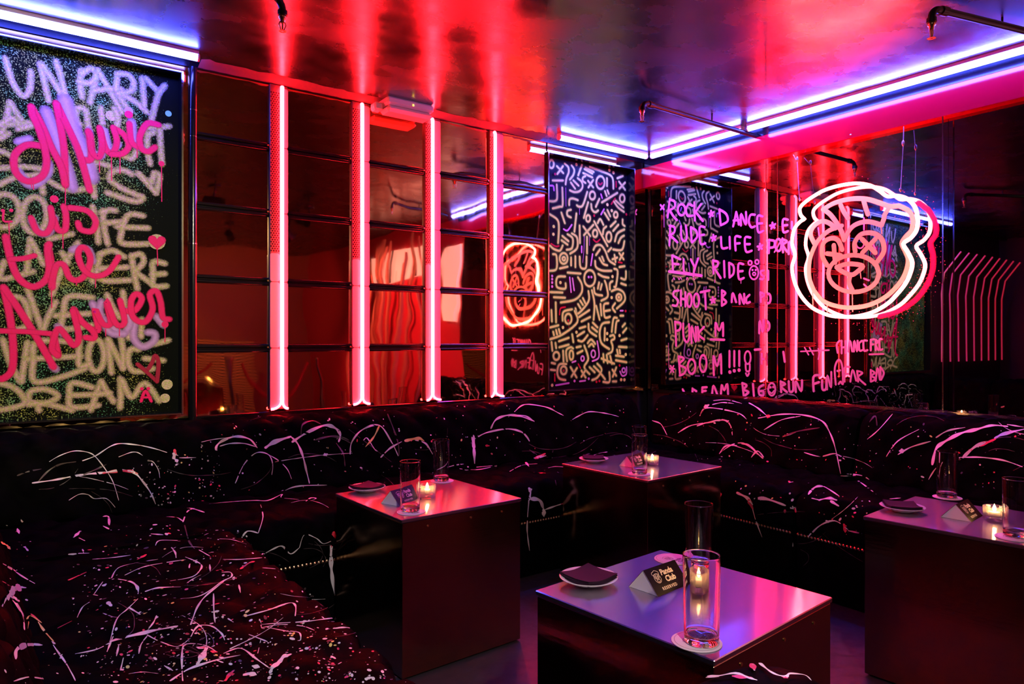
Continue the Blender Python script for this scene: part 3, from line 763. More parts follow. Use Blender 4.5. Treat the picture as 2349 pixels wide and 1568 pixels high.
TX += parse("""*.8 330,1440 332,1368 350,1430 352,1350;*.6 215,1225 235,1262;*.6 240,1225 260,1262;*.6 285,1230 292,1255 300,1228;*.6 292,1255 285,1285;*.6 195,1245 340,1238;*.8 395,1190 380,1210 385,1252;*.8 405,1190 405,1255;*.8 425,1190 425,1255;*.8 405,1225 425,1222;*.8 440,1245 448,1190 460,1245;*.8 468,1245 470,1190 485,1245 487,1190;*.8 510,1190 495,1205 498,1240 512,1238;*.8 535,1190 518,1192 520,1240 538,1238
*.8 555,1185 555,1240;*.8 555,1185 572,1182;*.8 555,1210 568,1208;*.8 580,1185 580,1238;*.8 580,1185 592,1195 580,1210 594,1238;*.8 612,1182 600,1184 602,1235 615,1233;*.7 548,1260 620,1258
*.8 375,1415 370,1330 390,1287 408,1320 412,1410 400,1400 390,1412;*.6 d 384,1345;*.6 d 397,1342;*.8 420,1400 420,1330 447,1325;*.8 420,1362 440,1360;*.8 450,1400 462,1340 480,1395;*.8 490,1400 485,1345;*.8 485,1345 512,1355 490,1378 527,1415;*.8 555,1400 555,1340;*.8 555,1340 575,1355 558,1370 580,1385 556,1400;*.8 580,1395 590,1330 602,1390;*.8 606,1390 604,1325;*.8 604,1325 622,1355 608,1390
*.6 o 500,690,20,25;*.6 520,560 520,620;*.6 285,610 290,650;*.6 560,680 580,720;*.7 520,870 545,880;*.7 520,900 545,925""", 1750, 250, 2.2404)
BEAR = parse('''310,515 370,482 450,462 530,462 600,482 650,500 700,497;310,515 345,540 380,585 405,630 418,672;418,672 445,622 480,592 540,578 610,596;610,596 622,565 628,540 650,505;400,492 415,525 438,560;518,470 528,505 540,540;265,690 246,645 260,605 300,577 340,585 372,612;405,600 340,625 285,675 252,740 238,800 240,870 262,930
330,802 305,752 310,692 345,665 385,672 408,722;475,732 473,685 508,642 568,638 612,670 622,730 590,782;330,742 400,752;365,700 372,788;510,668 578,738;578,668 512,738
o 467,845,130,95;380,812 440,795 512,805 492,830 455,852 405,832 380,812;450,852 443,890 460,930;700,497 745,520 770,560 765,620 735,655 715,690 735,735 748,780 730,850 690,910 630,965 550,1005 460,1020 380,1012 310,985 262,930
*.2 460,950 462,1040;*.2 500,830 505,870;*.2 608,600 612,640;*.2 255,920 258,1010;*.2 330,990 332,1060;*.2 590,1000 592,1040;*.2 725,850 722,900
p:800,480 850,520 885,580 890,640 862,690 875,750 872,830 840,910 780,985 690,1040 600,1065''', 1750, 250, 2.2404)
for i in range(3):
    mb = MB(); ya, yb = ysm[i + 1] + .001, ysm[i] - .001
    mb.box((XB, ya, .755), (XB + .03, yb, 2.20), 'smoked_mirror')
    sel = []
    for s_ in TX:
        yy = hitB(s_[3][0][0], s_[3][0][1]).y
        if ya <= yy < yb: sel.append(s_)
    paint(mb, sel, hitB, 0.0, NB, {'y': 'wall_lilac', 'r': 'wall_red'}, {'y': 7.0, 'r': 9.0}, 1e-5, .0006)
    if i == 1:
        paint(mb, BEAR, hitB, 0.0, NB, {'y': 'paint_peach', 'p': 'spray_pink'}, {'y': 10.5, 'p': 15}, 1e-5, .0012)
        rg = random.Random(5)
        for q in range(420):                       # overspray around the painted head
            a = rg.gauss(.5, 1.0); rr = rg.gauss(1.0, .16)
            P_ = hitB(1990 + 150 * rr * math.cos(a), 580 + 160 * rr * math.sin(a), 0)
            if ya < P_.y < yb: mb.disc(P_, NB, rg.choice((.0008, .0012, .0018)), 'spray_fleck', 6, .0009)
    mb.build('mirror_pane', mir)
for yy in ysm[1:3]:
    mb = MB(); mb.box((XB - .057, yy - .0025, .752), (XB - .053, yy + .0025, 2.0795), 'chrome')
    mb.build('joint_strip', mir)
mb = MB(); mb.box((XB - .012, .93, .740), (XB + .03, YA - .04, .7545), 'chrome'); mb.build('bottom_channel', mir)
mb = MB(); mb.box((XB - .012, YA - .012, .757), (XB - .0005, YA - .006, 2.0795), 'gold_trim'); mb.build('corner_strip', mir)

# ================================================================== NEON BEAR SIGN
sg = empty('neon_sign', tuple(hitB(1985, 580, .07)), 'glowing pink-white neon animal-head outline hanging on wires before the dark mirror', 'neon sign')
def sgn(txt, off, r, mat, name):
    for kind, col, wk, pts in parse(txt, 1750, 250, 2.2404):
        P = project(smooth(pts, 4 if kind == 'l' else 2), hitB, off)
        mb = MB()
        closed = kind == 'o' or (P[0] - P[-1]).length < .004
        mb.tube(P[:-1] if closed else P, r * wk, mat, 10, closed)
        mb.build(name, sg)
OUT = "215,565 195,545 190,510 215,480 260,448 320,415 400,392 480,382 550,392 600,420 640,448 690,445 740,460 780,500 795,560 790,620 760,662 722,692 745,735 768,790 755,850 730,900 690,950 640,1000 560,1045 470,1065 370,1065 300,1045 240,1010 190,950 160,880 150,810 165,750 150,690 160,620 190,580 215,565"
sgn(OUT, .064, .0085, 'neon_bear', 'outline_tube')
# clear acrylic stand-offs and hanging wires
for (a, b_, c) in (((1820, 355), (1829, 371), (1834, 462)), ((2073, 290), (2072, 335), (2066, 440))):
    mb = MB()
    P = [hitB(*a, .050), hitB(*b_, .062), hitB(*c, .072)]
    mb.tube(P, .0018, 'wire', 6); mb.lathe([(0, .03), (.006, .022), (.007, .01), (.003, 0), (0, 0)], tuple(P[1]), 'wire', 10)
    mb.lathe([(0, .022), (.005, .016), (.005, .006), (0, 0)], tuple(P[2]), 'wire', 10)
    mb.build('hanging_wire', sg)

# ================================================================== SOFAS
def tuft(u, s, a, b_, A, wd=.16):
    p, q = u / a, s / b_
    e1 = abs((p + q + .5) % 1 - .5); e2 = abs((p - q + .5) % 1 - .5)
    g1 = 1 - math.exp(-(e1 / wd) ** 2); g2 = 1 - math.exp(-(e2 / wd) ** 2)
    return A * (g1 * g2) ** .7
def roundprof(pts, r, seg=5, step=.03):
    """closed-ish 2-D profile with rounded inner corners, resampled"""
    out = [Vector(pts[0])]
    for i in range(1, len(pts) - 1):
        p, c, q = Vector(pts[i - 1]), Vector(pts[i]), Vector(pts[i + 1])
        rr = r[i] if isinstance(r, (list, tuple)) else r
        d1 = (p - c).normalized(); d2 = (q - c).normalized()
        rr = min(rr, (p - c).length * .49, (q - c).length * .49)
        for k in range(seg + 1):
            t = k / seg
            out.append((c + d1 * rr) * (1 - t) ** 2 + c * 2 * t * (1 - t) + (c + d2 * rr) * t * t)
    out.append(Vector(pts[-1]))
    res = [out[0]]
    for i in range(1, len(out)):
        L = (out[i] - out[i - 1]).length; n = max(1, int(L / step))
        for k in range(1, n + 1): res.append(out[i - 1].lerp(out[i], k / n))
    return res
def upholster(mp, u0, u1, prof, r, ta, tb, A, du=.025, flip=1, fade=None):
    """sweep a rounded profile along u; tufting displaces along the profile normal"""
    P = roundprof(prof, r); n = len(P); S = [0]
    for i in range(1, n): S.append(S[-1] + (P[i] - P[i - 1]).length)
    rows = []; nu = max(2, int((u1 - u0) / du))
    mb = MB()
    for j in range(nu + 1):
        u = u0 + (u1 - u0) * j / nu; row = []
        endf = min(1, (u - u0) / .05, (u1 - u) / .05); endf = max(0, endf)
        ins = .02 * (1 - math.sqrt(max(0, 1 - (1 - endf) ** 2)))
        for i in range(n):
            t = (P[min(i + 1, n - 1)] - P[max(i - 1, 0)]).normalized()
            nn = Vector((-t.y, t.x)) * flip
            k = fade(S[i], S[-1]) if fade else 1
            h = (tuft(u, S[i], ta, tb, A) - A * .5) * k * endf - ins
            q = P[i] + nn * h
            row.append(mp(u, q.x, q.y))
        rows.append(row)
    mb.grid(rows, 'black_velvet')
    for row in (rows[0], rows[-1]):
        mb.add(row, [list(range(n))], 'black_velvet')
    return mb
mapA = lambda u, d, z: Vector((u, YA - .012 - d, z))
mapB = lambda u, d, z: Vector((XB - .012 - d, u, z))
def mapC(u, d, z): return Vector((d - .20 - .05 * (u - 1.5) * (1 if d < .26 else max(0, 1 - (d - .26) / .3)), u, z))
def fade_ends(s, L): return max(0, min(1, s / .06, (L - s) / .06))
sofas = []                    # (thing, part name, builder)
def sofa(label, mp, u0, u1, useat, uback, dfront, back=True, seatd=.24, flip=1, group='tufted black velvet banquettes'):
    t = empty('banquette_sofa', tuple(mp((u0 + u1) / 2, .4, 0)), label, 'sofa', group)
    parts = []
    seat = upholster(mp, useat[0], useat[1], [(seatd, .27), (seatd, .43), (dfront + .015, .43), (dfront + .015, .265), (seatd, .265)], [0, .02, .085, .03, 0], .17, .17, .020, flip=flip)
    parts.append(('seat', seat))
    bk = upholster(mp, uback[0], uback[1], [(.0, .735), (.13, .735), (.175, .69), (.255, .425), (.02, .425), (0, .735)], [0, .05, .06, .02, 0, 0], .16, .16, .018, flip=flip)
    parts.append(('backrest', bk))
    base = MB()
    c0 = mp(useat[0] + .004, .02, .0); c1 = mp(useat[1] - .004, dfront, .262)
    base.box([min(c0[i], c1[i]) for i in range(3)], [max(c0[i], c1[i]) for i in range(3)], 'black_velvet', .006)
    parts.append(('base', base))
    nl = MB(); u = useat[0] + .01
    sd = (mp(0, dfront + .006, .25) - mp(0, dfront, .25)).normalized()
    while u < useat[1]:
        nl.disc(mp(u, dfront, .247), sd, .0062, 'stud_gold', 8, .0015)
        p = mp(u, dfront, .247)
        nl.v[-9] = p + sd * .005
        u += .0155
    parts.append(('nailhead_trim', nl))
    sofas.append((t, parts)); return t
tA = sofa('long tufted black velvet banquette under the gold mirror tiles', mapA, -.5, 3.16, (-.45, 3.15), (-.45, 3.17), YA - .012 - 2.535)
sofa('tufted black velvet banquette between the room corner and the seam under the smoked mirror', mapB, 1.725, 2.5, (1.732, 2.505), (1.732, 2.505), XB - .012 - 2.738)
sofa('tufted black velvet banquette at the right edge, behind the right-hand cube table', mapB, .5, 1.72, (.5, 1.716), (.5, 1.716), XB - .012 - 2.738)
tC = sofa('tufted black velvet banquette with heavy paint spatter in the left foreground', mapC, .56, 2.5, (.56, 2.505), (.385, 2.505), .835)
pA = sofas[0][1]                    # the returns of the backrest in both corners belong to the long banquette
for mp_, u0_, u1_ in ((mapB, 2.512, 3.02), (mapC, 2.512, 2.97)):
    pA.append(('backrest', upholster(mp_, u0_, u1_, [(.0, .735), (.13, .735), (.175, .69), (.235, .445), (.02, .445), (0, .735)], [0, .05, .06, .02, 0, 0], .16, .16, .018)))
pA[0][1].box((.02, 2.515, .30), (.60, 2.66, .424), 'black_velvet'); pA[0][1].box((2.80, 2.515, .30), (3.2, 2.66, .424), 'black_velvet')

# rolled armrest closing the near end of the left banquette
ar = MB(); rows = []
for i in range(25):
    x = .10 + (.745 - .10) * i / 24; e = max(0, (x - .63) / .115); k = math.sqrt(max(0, 1 - e * e)) if e < 1 else 0
    k = .25 + .75 * k; row = []
    for q in range(21):
        a = math.radians(-60 + 300 * q / 20); rad = .088 * k
        yy = .435 - rad * math.cos(a) * 1.0; zz = .640 + rad * math.sin(a)
        if a < 0 or a > math.pi: zz = max(zz, .632 - (.632 - .27) * min(1, abs(math.sin(a)) * 1.15)) if False else zz
        row.append(Vector((x, yy, zz)))
    rows.append(row)
ar.grid(rows, 'black_velvet'); ar.add(rows[-1], [list(range(21))], 'black_velvet')
ar.box((.10, .36, .0), (.66, .51, .60), 'black_velvet', .02)
sofas[3][1].append(('armrest', ar))

# ---- paint flung over the upholstery: strokes are traced on to the real surfaces
targets = [(mb_, mb_.bvh()) for t, pa in sofas for nm, mb_ in pa if nm != 'nailhead_trim']
def cast(px, py):
    d = ray(px, py).normalized(); best = None
    for k, (mb_, bv) in enumerate(targets):
        h = bv.ray_cast(EYE, d)
        if h[0] is not None and (best is None or h[3] < best[3]):
            nn = h[1] if h[1].dot(d) < 0 else -h[1]
            best = (k, h[0], nn, h[3])
    return best
liftc = [0]
def splash(pts, wpx, mat, taper=True, wob=0.0, lens=6.0):
    """pts in photograph pixels"""
    sm = smooth(pts, 6); P = []
    for i in range(len(sm) - 1):
        a, b_ = sm[i], sm[i + 1]
        n = max(1, int(math.hypot(a[0] - b_[0], a[1] - b_[1]) / lens))
        for k in range(n): P.append((a[0] + (b_[0] - a[0]) * k / n, a[1] + (b_[1] - a[1]) * k / n))
    P.append(sm[-1]); N = len(P); runs = []; cur = None
    ph = random.uniform(0, 6)
    for i, p in enumerate(P):
        h = cast(*p)
        if h is None: cur = None; continue
        t = i / max(1, N - 1)
        wv = wpx * ((.35 + .65 * math.sin(math.pi * min(1, .08 + t * .92)) ** .7) if taper else 1) * (1 + .35 * math.sin(ph + i * .9) * (1 if taper else .5))
        wm = min(wv, 40) / FPX * (h[1] - EYE).dot(FW)
        if cur is None or cur[0] != h[0] or (cur[1][-1] - h[1]).length > .10:
            cur = [h[0], [], [], []]; runs.append(cur)
        cur[1].append(h[1]); cur[2].append(h[2]); cur[3].append(wm)
    for k, pp_, nn, ww in runs:
        if len(pp_) > 1:
            liftc[0] = (liftc[0] + 1) % 40
            nn = [sum(nn[max(0, q - 3):q + 4], Vector((0, 0, 0))).normalized() for q in range(len(nn))]
            targets[k][0].ribbon(pp_, nn, ww, mat, .0032 + liftc[0] * 2e-5, feather=False)
CW = {'w': 'paint_white', 'r': 'paint_pink', 'y': 'paint_yellow', 'b': 'paint_pale_blue', 'f': 'paint_faint'}
def splat(txt, ox, oy, sc, wbase=3.2):
    for kind, col, wk, pts in parse(txt, ox, oy, sc):
        splash(pts, wbase * wk, CW.get(col, 'paint_white') if col != 'y' or True else 'paint_white')
# colour letters here: w white (explicit), r pink, b pale blue, f faint, y yellow
splat("""w:*.6 290,275 350,240 430,215 510,220 560,250 620,330 660,400 690,500;w:*.8 480,270 560,240 640,190 700,172 800,178 900,200 970,222;f:215,400 280,330 350,290 440,275;w:*1.3 190,400 300,385 400,365 500,350 600,340 700,325 780,340 830,390 880,460 905,520;r:*2 600,342 680,330 760,332 800,345
w:*.5 690,248 760,222 800,222 830,240;f:480,355 560,320 620,290;w:*.5 860,270 890,275 920,320 930,370;w:*.5 400,500 460,465 510,465 550,490 620,490 670,540;w:*1.6 1275,240 1255,195 1290,155 1370,130 1450,145 1495,195;w:*.8 1280,185 1340,170 1420,170 1490,190;w:*.7 1370,400 1420,290 1490,225 1560,235 1585,290 1580,350;w:*2.6 1545,195 1600,160 1690,130;w:*1.4 1690,130 1730,170 1760,240 1780,320 1800,400
w:*2 1700,160 1780,110 1890,65 1950,80 1980,120 1970,160;f:1750,120 1760,60 1820,40 1870,60;w:*.6 1560,235 1620,270 1670,320 1695,375;f:1830,150 1900,130 1980,130 2030,150;w:*3.4 1010,230 1022,255 1030,275;r:*2.5 1015,210 1020,240;w:*.6 1040,255 1140,252;f:100,355 160,335 240,320;w:*3 1890,225 1900,240
w:1520,820 1590,780 1640,765 1690,810 1740,775;w:*.6 1740,775 1770,700 1840,720 1880,750 1935,730;r:*3.6 1940,690 1930,770;w:*2.6 1928,760 1925,850 1930,930 1948,1050;w:1405,720 1440,680 1500,690;w:*.6 1500,690 1530,600 1515,530;w:*.8 1220,525 1360,512 1480,505 1560,505 1640,470 1640,490 1740,500;w:1780,510 1810,490 1840,495 1790,515;w:*.8 1640,450 1720,420 1900,410""", 0, 950, 2.5375)
splat("""w:*.9 905,770 930,740 1030,740;w:*.9 540,850 650,840 760,825;w:650,960 690,900 800,870 920,850;w:730,940 830,895 950,870 1080,850;w:1080,835 1160,870 1170,900 1120,950 990,975;w:*1.8 690,965 760,980 800,1010 805,1050;w:*1.6 850,1035 920,1015 1050,1010;w:1090,985 1130,960 1170,940;w:1050,1080 1170,1060 1290,980 1345,950 1340,925 1290,925;w:*1.4 1110,1230 1150,1130 1200,1060 1300,980
w:*3.6 640,1330 740,1300 900,1265 1030,1240;w:440,1400 560,1375 640,1335;w:*1.4 750,1130 820,1170;w:*.8 640,1330 680,1200 740,1140 800,1080;w:*1.2 1110,1300 1150,1240 1230,1240 1290,1280 1310,1320;w:*1.4 1430,1180 1560,1145 1680,1105 1720,1120 1720,1180;w:1520,1230 1650,1220 1800,1210 2000,1180;w:*1.2 1340,1370 1470,1310 1560,1260 1650,1190;w:1520,1250 1640,1230 1760,1240 1830,1265;w:*2 990,1560 1100,1490 1250,1440 1400,1410;w:*1.3 1060,1560 1060,1430 1075,1350 1180,1350 1260,1390;w:*1.4 1300,1400 1400,1370 1490,1430 1560,1480
w:860,1290 930,1330 1030,1360 1110,1310;w:*.7 1500,1400 1520,1320;w:1510,1200 1520,1250;w:880,700 950,705;w:*1.5 1090,550 1130,555 1190,575;w:*1.8 430,720 450,700 470,680;w:*1.6 600,600 630,600 635,650;w:1280,730 1350,735 1430,760;w:1300,850 1400,850 1520,840;w:620,1390 640,1340 660,1300;w:750,1520 830,1510 920,1520;w:*1.4 1900,1260 1990,1248 2030,1250;w:960,1470 1010,1500
w:*5 1150,1365 1200,1370;w:*4 1200,1370 1175,1420 1150,1462;r:*3.4 1165,1365 1190,1372;r:*3 1230,1388 1260,1392;w:*4 1690,1405 1650,1420 1620,1460;w:*3.5 1640,1440 1590,1480 1575,1515;w:*4 1420,1530 1450,1518 1490,1525;w:*3 1470,1470 1510,1478;w:*3 630,1100 650,1120;r:*2 400,970 500,925;r:*2 800,850 850,820;r:*2 1400,905 1450,870 1480,860;r:*3 1310,1560 1340,1520 1360,1500;r:1560,1140 1610,1132
w:400,815 520,812;w:*.8 480,790 490,815;w:970,600 1030,605 1065,625;w:1065,630 1090,570 1130,550;f:*1 1075,650 1100,740 1135,790;w:1160,795 1220,830;w:1220,880 1225,920;w:1100,900 1110,870 1150,850;w:*.8 550,1050 600,980;w:*.8 450,1190 480,1130 520,1100;b:600,1165 650,1185 690,1190;w:810,1400 820,1350 860,1295;w:680,1415 690,1350;w:700,1500 720,1425;w:1000,780 1020,810 1025,840;w:460,725 495,742;w:*1.2 600,655 650,680;w:1245,1050 1245,1150 1252,1220;r:*.8 340,1250 420,1210;w:910,1180 890,1220 860,1265
w:*1.2 1530,900 1600,905;w:1330,1195 1360,1218;w:1450,1290 1560,1330;w:1560,1250 1690,1275;w:1690,1270 1740,1280 1750,1320 1730,1325;w:1390,1000 1398,1045;w:*1.5 1260,1440 1300,1455""", 0, 950, 2.5375)
splat("""b:*5 30,1075 60,1030 90,1012 145,1015;w:*4 60,1085 100,1130 125,1180 130,1255;b:*3.4 75,1430 85,1375 150,1345 240,1350;b:*4 40,1030 60,1060 100,1090;w:*1.2 0,870 60,900 130,950 200,990;y:*1.2 220,1215 260,1270 310,1330;w:310,1350 380,1450 440,1560;y:*2.4 0,750 30,765 60,790;w:60,1560 150,1535 250,1545;w:*1.2 125,765 150,780 165,800;w:*1.5 100,670 110,700;y:150,1250 170,1180 240,1220;b:*1.2 0,1130 20,1080 40,1070;b:*2 150,1085 155,1090;r:180,1170 230,1210;b:*1.4 300,1330 318,1345;f:0,980 60,1010""", 0, 950, 2.5375)
splat("""w:*1.1 260,230 270,160 330,90 430,65 500,160 540,240;w:*1.1 440,250 490,200 560,160;y:*2.2 580,155 650,140 690,155;w:640,150 700,170 740,230;y:*1.2 430,70 400,130 350,190;f:480,0 510,80 540,170 545,240;w:*1.4 1080,80 1110,30 1180,5 1260,15 1330,40;w:990,140 1060,105 1180,85 1270,110 1305,155;w:*3.5 975,130 980,200;w:*2 980,190 985,285
f:60,150 140,130 210,140 270,170;f:180,170 220,230 230,300;r:*1.5 1050,180 1070,182;w:*.7 340,150 360,140 400,200 420,215;w:1000,310 1100,300 1140,290;w:*1.3 900,320 1000,325 1080,310;r:1330,340 1400,345;w:*1.2 1330,255 1400,240;w:*.7 740,340 850,300 920,290;w:*.8 1190,335 1260,300 1350,290""", 700, 950, 2.5367)
splat("""w:*.9 0,230 60,180 130,172 270,195 350,235 400,260;w:0,260 90,265 160,310;w:0,372 70,400 120,470;w:*.7 460,300 510,270 600,230 700,235 780,250 850,270;w:*.7 1120,230 1110,170 1130,110 1180,65;w:*.8 1340,400 1450,340 1640,310;w:*1.1 1660,300 1730,300 1770,340 1785,420;w:*.8 1630,140 1740,135 1860,165;w:*.7 1100,270 1130,300 1200,330 1250,420;w:*2.5 1092,265 1100,285;w:*2.6 1560,190 1590,172;f:1520,260 1560,190
w:*3.4 120,860 130,890;w:*1.8 130,890 120,950;w:*2.6 130,940 200,950 235,1020;w:*2.6 235,1020 240,1080;w:240,1030 320,1000 410,970;w:115,950 100,1150 105,1250 120,1360;w:*.8 1520,260 1560,200 1700,210 1840,245 1900,290;w:1920,160 1990,200 2060,260;w:1940,600 1990,550 2040,600;w:1680,570 1730,510 1820,505;w:1860,490 1920,500 1980,560 2035,610
w:280,690 340,680 410,685;r:*2 170,610 250,570;r:*2 200,730 230,735;w:*1.4 90,640 120,680;w:640,590 700,570 760,560;r:*2.4 2060,260 2090,272;f:550,600 640,560;f:120,540 180,580;w:*.8 600,740 602,780;f:330,790 338,830""", 1180, 880, 3.5633)
splat("""w:*1 320,180 440,160 560,165 650,195 690,250 720,330 750,470;w:*2.4 1230,420 1250,340 1300,300 1380,260 1460,240 1540,220 1620,225;w:*2 1390,385 1450,330 1520,300;r:*2.4 1480,322 1560,290;b:*2.4 1560,285 1600,265 1707,240;w:1370,385 1480,385 1600,400 1700,435;w:*.8 560,360 640,380 720,365 770,395;w:*.8 120,360 180,320 240,310 300,350 340,390;w:1050,370 1120,330 1220,300;w:*2.8 1060,352 1085,350
w:*1.6 580,580 610,545 660,540 740,590;w:*2.2 640,610 690,600 730,610;w:*2 700,615 740,640;w:*2 210,570 260,595 290,630;r:*3.2 272,610 290,650;w:*.8 290,650 310,720 340,800;w:*2 300,600 360,600 460,635;w:580,800 640,740 720,715 790,760;w:790,765 860,780;r:*3 770,735 775,770;w:*1.5 485,650 515,650 520,670;r:*2.4 500,650 520,670;r:*3.4 115,570 118,595;w:495,830 495,850
w:*.8 350,240 440,190 540,170;w:*.7 890,290 950,240 1020,160;w:*.7 1210,500 1240,450 1270,420;w:*2 1010,605 1060,600;w:840,510 870,530 940,585;w:*.8 750,480 830,480;w:*.8 990,380 1050,300 1160,240;w:*1.2 1620,215 1707,230;w:*.7 780,470 860,480 900,500;w:*1.4 480,520 500,515;w:600,600 640,610;f:440,280 520,250 640,230;f:900,200 930,170 940,220;w:1250,280 1310,245 1400,230;w:*.8 80,110 130,100 190,105;w:*.8 0,220 80,195 150,190 185,240""", 1600, 880, 2.279)
splat("""w:*3 1660,1280 1650,1220 1670,1200 1720,1250 1790,1300 1870,1320 1900,1300 2000,1310 2040,1345;r:*5 1640,1225 1660,1275;r:*5 1850,1320 1880,1330;w:*5 1130,1345 1200,1325 1280,1310 1400,1320 1530,1300 1620,1330 1670,1345;r:*8 1520,1320 1640,1330;w:*4 1300,1330 1420,1325""", 1180, 1120, 3.0115, 2.4)
# thin trailing strands between the big splashes
rs = random.Random(21)
def strands(x0, x1, y0, y1, n, wpx, span):
    for _ in range(n):
        x = rs.uniform(x0, x1); y = rs.uniform(y0, y1); a = rs.uniform(-.9, .9); P = [(x, y)]; cv = rs.uniform(-.5, .7)
        for q in range(rs.randint(3, 6)):
            P.append((P[-1][0] + span * math.cos(a), P[-1][1] + span * math.sin(a) * .7)); a += cv * rs.uniform(.5, 1.2)
        splash(P, wpx * rs.uniform(.6, 1.2), rs.choice(['paint_white', 'paint_faint', 'paint_faint', 'paint_faint', 'paint_faint']), True)
strands(80, 700, 1010, 1130, 8, 1.1, 30); strands(500, 1420, 950, 1090, 13, 1.1, 24)
strands(1490, 2340, 950, 1080, 13, 1.1, 24); strands(1660, 1970, 1120, 1260, 5, 1.2, 22)
strands(250, 850, 1230, 1540, 20, 1.6, 26); strands(640, 1300, 1150, 1300, 5, 1.1, 24)
# fine specks
def specks(poly, n, rpx, mats, seed):
    rg = random.Random(seed)
    xs = [p[0] for p in poly]; ys = [p[1] for p in poly]; c = 0; tries = 0
    while c < n and tries < n * 8:
        tries += 1
        x = rg.uniform(min(xs), max(xs)); y = rg.uniform(min(ys), max(ys)); ins = False
        for i in range(len(poly)):
            (x1, y1), (x2, y2) = poly[i], poly[i - 1]
            if (y1 > y) != (y2 > y) and x < (x2 - x1) * (y - y1) / (y2 - y1) + x1: ins = not ins
        if not ins: continue
        h = cast(x, y)
        if h is None: continue
        r = rpx * rg.choice((.45, .6, .8, 1, 1.5)) / FPX * (h[1] - EYE).dot(FW)
        targets[h[0]][0].disc(h[1], h[2], r, rg.choice(mats), 7, .002, False, rg.uniform(.8, 2.0), rg.uniform(0, 3))
        c += 1
WP = ['paint_white'] * 6 + ['paint_pink'] * 2 + ['paint_faint'] * 3 + ['paint_yellow']
specks([(150, 1300), (330, 1170), (560, 1220), (940, 1568), (190, 1568)], 620, 2.1, WP, 1)
specks([(300, 1400), (700, 1400), (930, 1568), (220, 1568)], 320, 2.6, WP, 2)
specks([(300, 1060), (500, 1030), (520, 1150), (320, 1160)], 120, 1.4, WP, 3)
specks([(0, 1180), (60, 1180), (160, 1568), (0, 1568)], 25, 2.0, WP, 4)
specks([(450, 960), (1450, 900), (1450, 1040), (760, 1130), (450, 1130)], 160, 1.3, WP, 5)
specks([(1480, 920), (2349, 990), (2349, 1130), (1480, 1040)], 170, 1.3, WP, 6)
specks([(1200, 1080), (1650, 1040), (2000, 1150), (1980, 1240), (1650, 1120)], 90, 1.8, WP, 7)
for t, pa in sofas:
    for nm, mb_ in pa: mb_.build(nm, t)

# ================================================================== CUBE TABLES
def local(mb, name, parent):
    o = mb.build(name); o.parent = parent; return o
tables = {}
def cube_table(key, c, side, rz, label):
    t = empty('cube_table', (c.x, c.y, 0), label, 'table', 'mirror-clad cube tables', rz)
    h = side / 2; b_ = MB()
    b_.box((-h + .003, -h + .003, .008), (h - .003, h - .003, TT - .0125), 'table_side_bronze', .0015)
    local(b_, 'body', t)
    b_ = MB(); b_.box((-h, -h, TT - .011), (h, h, TT), 'table_top_steel', .0018); local(b_, 'top_plate', t)
    b_ = MB(); b_.box((-h + .03, -h + .03, 0), (h - .03, h - .03, .009), 'black_matte'); local(b_, 'plinth', t)
    for x in (-.3, .05, .32):
        b_ = MB(); b_.tube([(x * side, -h + .003, TT - .035), (x * side, -h + .001, TT - .035)], .0035, 'brass', 8)
        local(b_, 'screw', t)
    tables[key] = (t, rz)
def corners(L, F, R):
    l, f, r = hitZ(*L, TT), hitZ(*F, TT), hitZ(*R, TT)
    side = ((l - f).length + (r - f).length) / 2
    a1 = math.atan2((r - f).y, (r - f).x); a2 = math.atan2((l - f).y, (l - f).x) - math.pi / 2
    return (l + r) / 2, side, (a1 + a2) / 2
c1 = corners((770, 1130), (928, 1192), (1197, 1143))
cube_table(1, *c1, 'mirrored cube table with a pink-lit top in front of the neon rods')
c2 = corners((1296, 1064), (1476, 1103), (1646, 1067))
cube_table(2, *c2, 'mirrored cube table standing farthest back, in the banquette corner')
c3 = corners((1215, 1357), (1618, 1507), (1918, 1365))
cube_table(3, *c3, 'mirrored cube table nearest the viewer, with a blue-purple top')
r4 = math.radians(5.0); s4 = .44
L4 = hitZ(1980, 1183, TT)
c4 = L4 + Vector((math.cos(r4), math.sin(r4), 0)) * s4 / 2 - Vector((-math.sin(r4), math.cos(r4), 0)) * s4 / 2
cube_table(4, c4, s4, r4, 'mirrored cube table at the right edge of the view')
print('tables', c1, c2, c3, s4)

ZS = TT + .0004
WHERE = {1: 'on the pink-lit cube table', 2: 'on the farthest cube table', 3: 'on the nearest cube table', 4: 'on the right-hand cube table', 5: 'on the cube table mirrored in gold tiles'}
cube_table(5, Vector((1.72, -2.2, 0)), .48, .1, 'mirrored cube table with two candles reflected low in the leftmost gold tiles')
# ---- highball glass
def glass_builder():
    g = MB(); H = .163
    out = [(0, 0), (.028, 0), (.030, .0004), (.0314, .0018), (.0318, .004), (.0319, .008), (.0325, .05), (.0344, H - .004), (.0345, H - .0018), (.0343, H - .0004), (.0339, H), (.0335, H), (.0331, H - .0004), (.0329, H - .0018), (.0327, H - .004), (.0306, .05), (.0297, .021), (.0294, .018), (.0285, .0155), (.0265, .0142), (.022, .0138), (0, .0132)]
    g.lathe(out, (0, 0, 0), 'glass', 40)
    return g
g0 = glass_builder().build('highball_glass'); fixnormals(g0)
first = [True]
def put_glass(px, py, key, which, on_coaster=True):
    p = hitZ(px, py, TT)
    o = g0 if first[0] else g0.copy()
    if not first[0]: C.objects.link(o)
    first[0] = False
    o.location = (p.x, p.y, ZS + (.0024 if on_coaster else 0))
    tag(o, f'tall highball glass {which} {WHERE[key]}', 'glass', 'empty highball glasses')
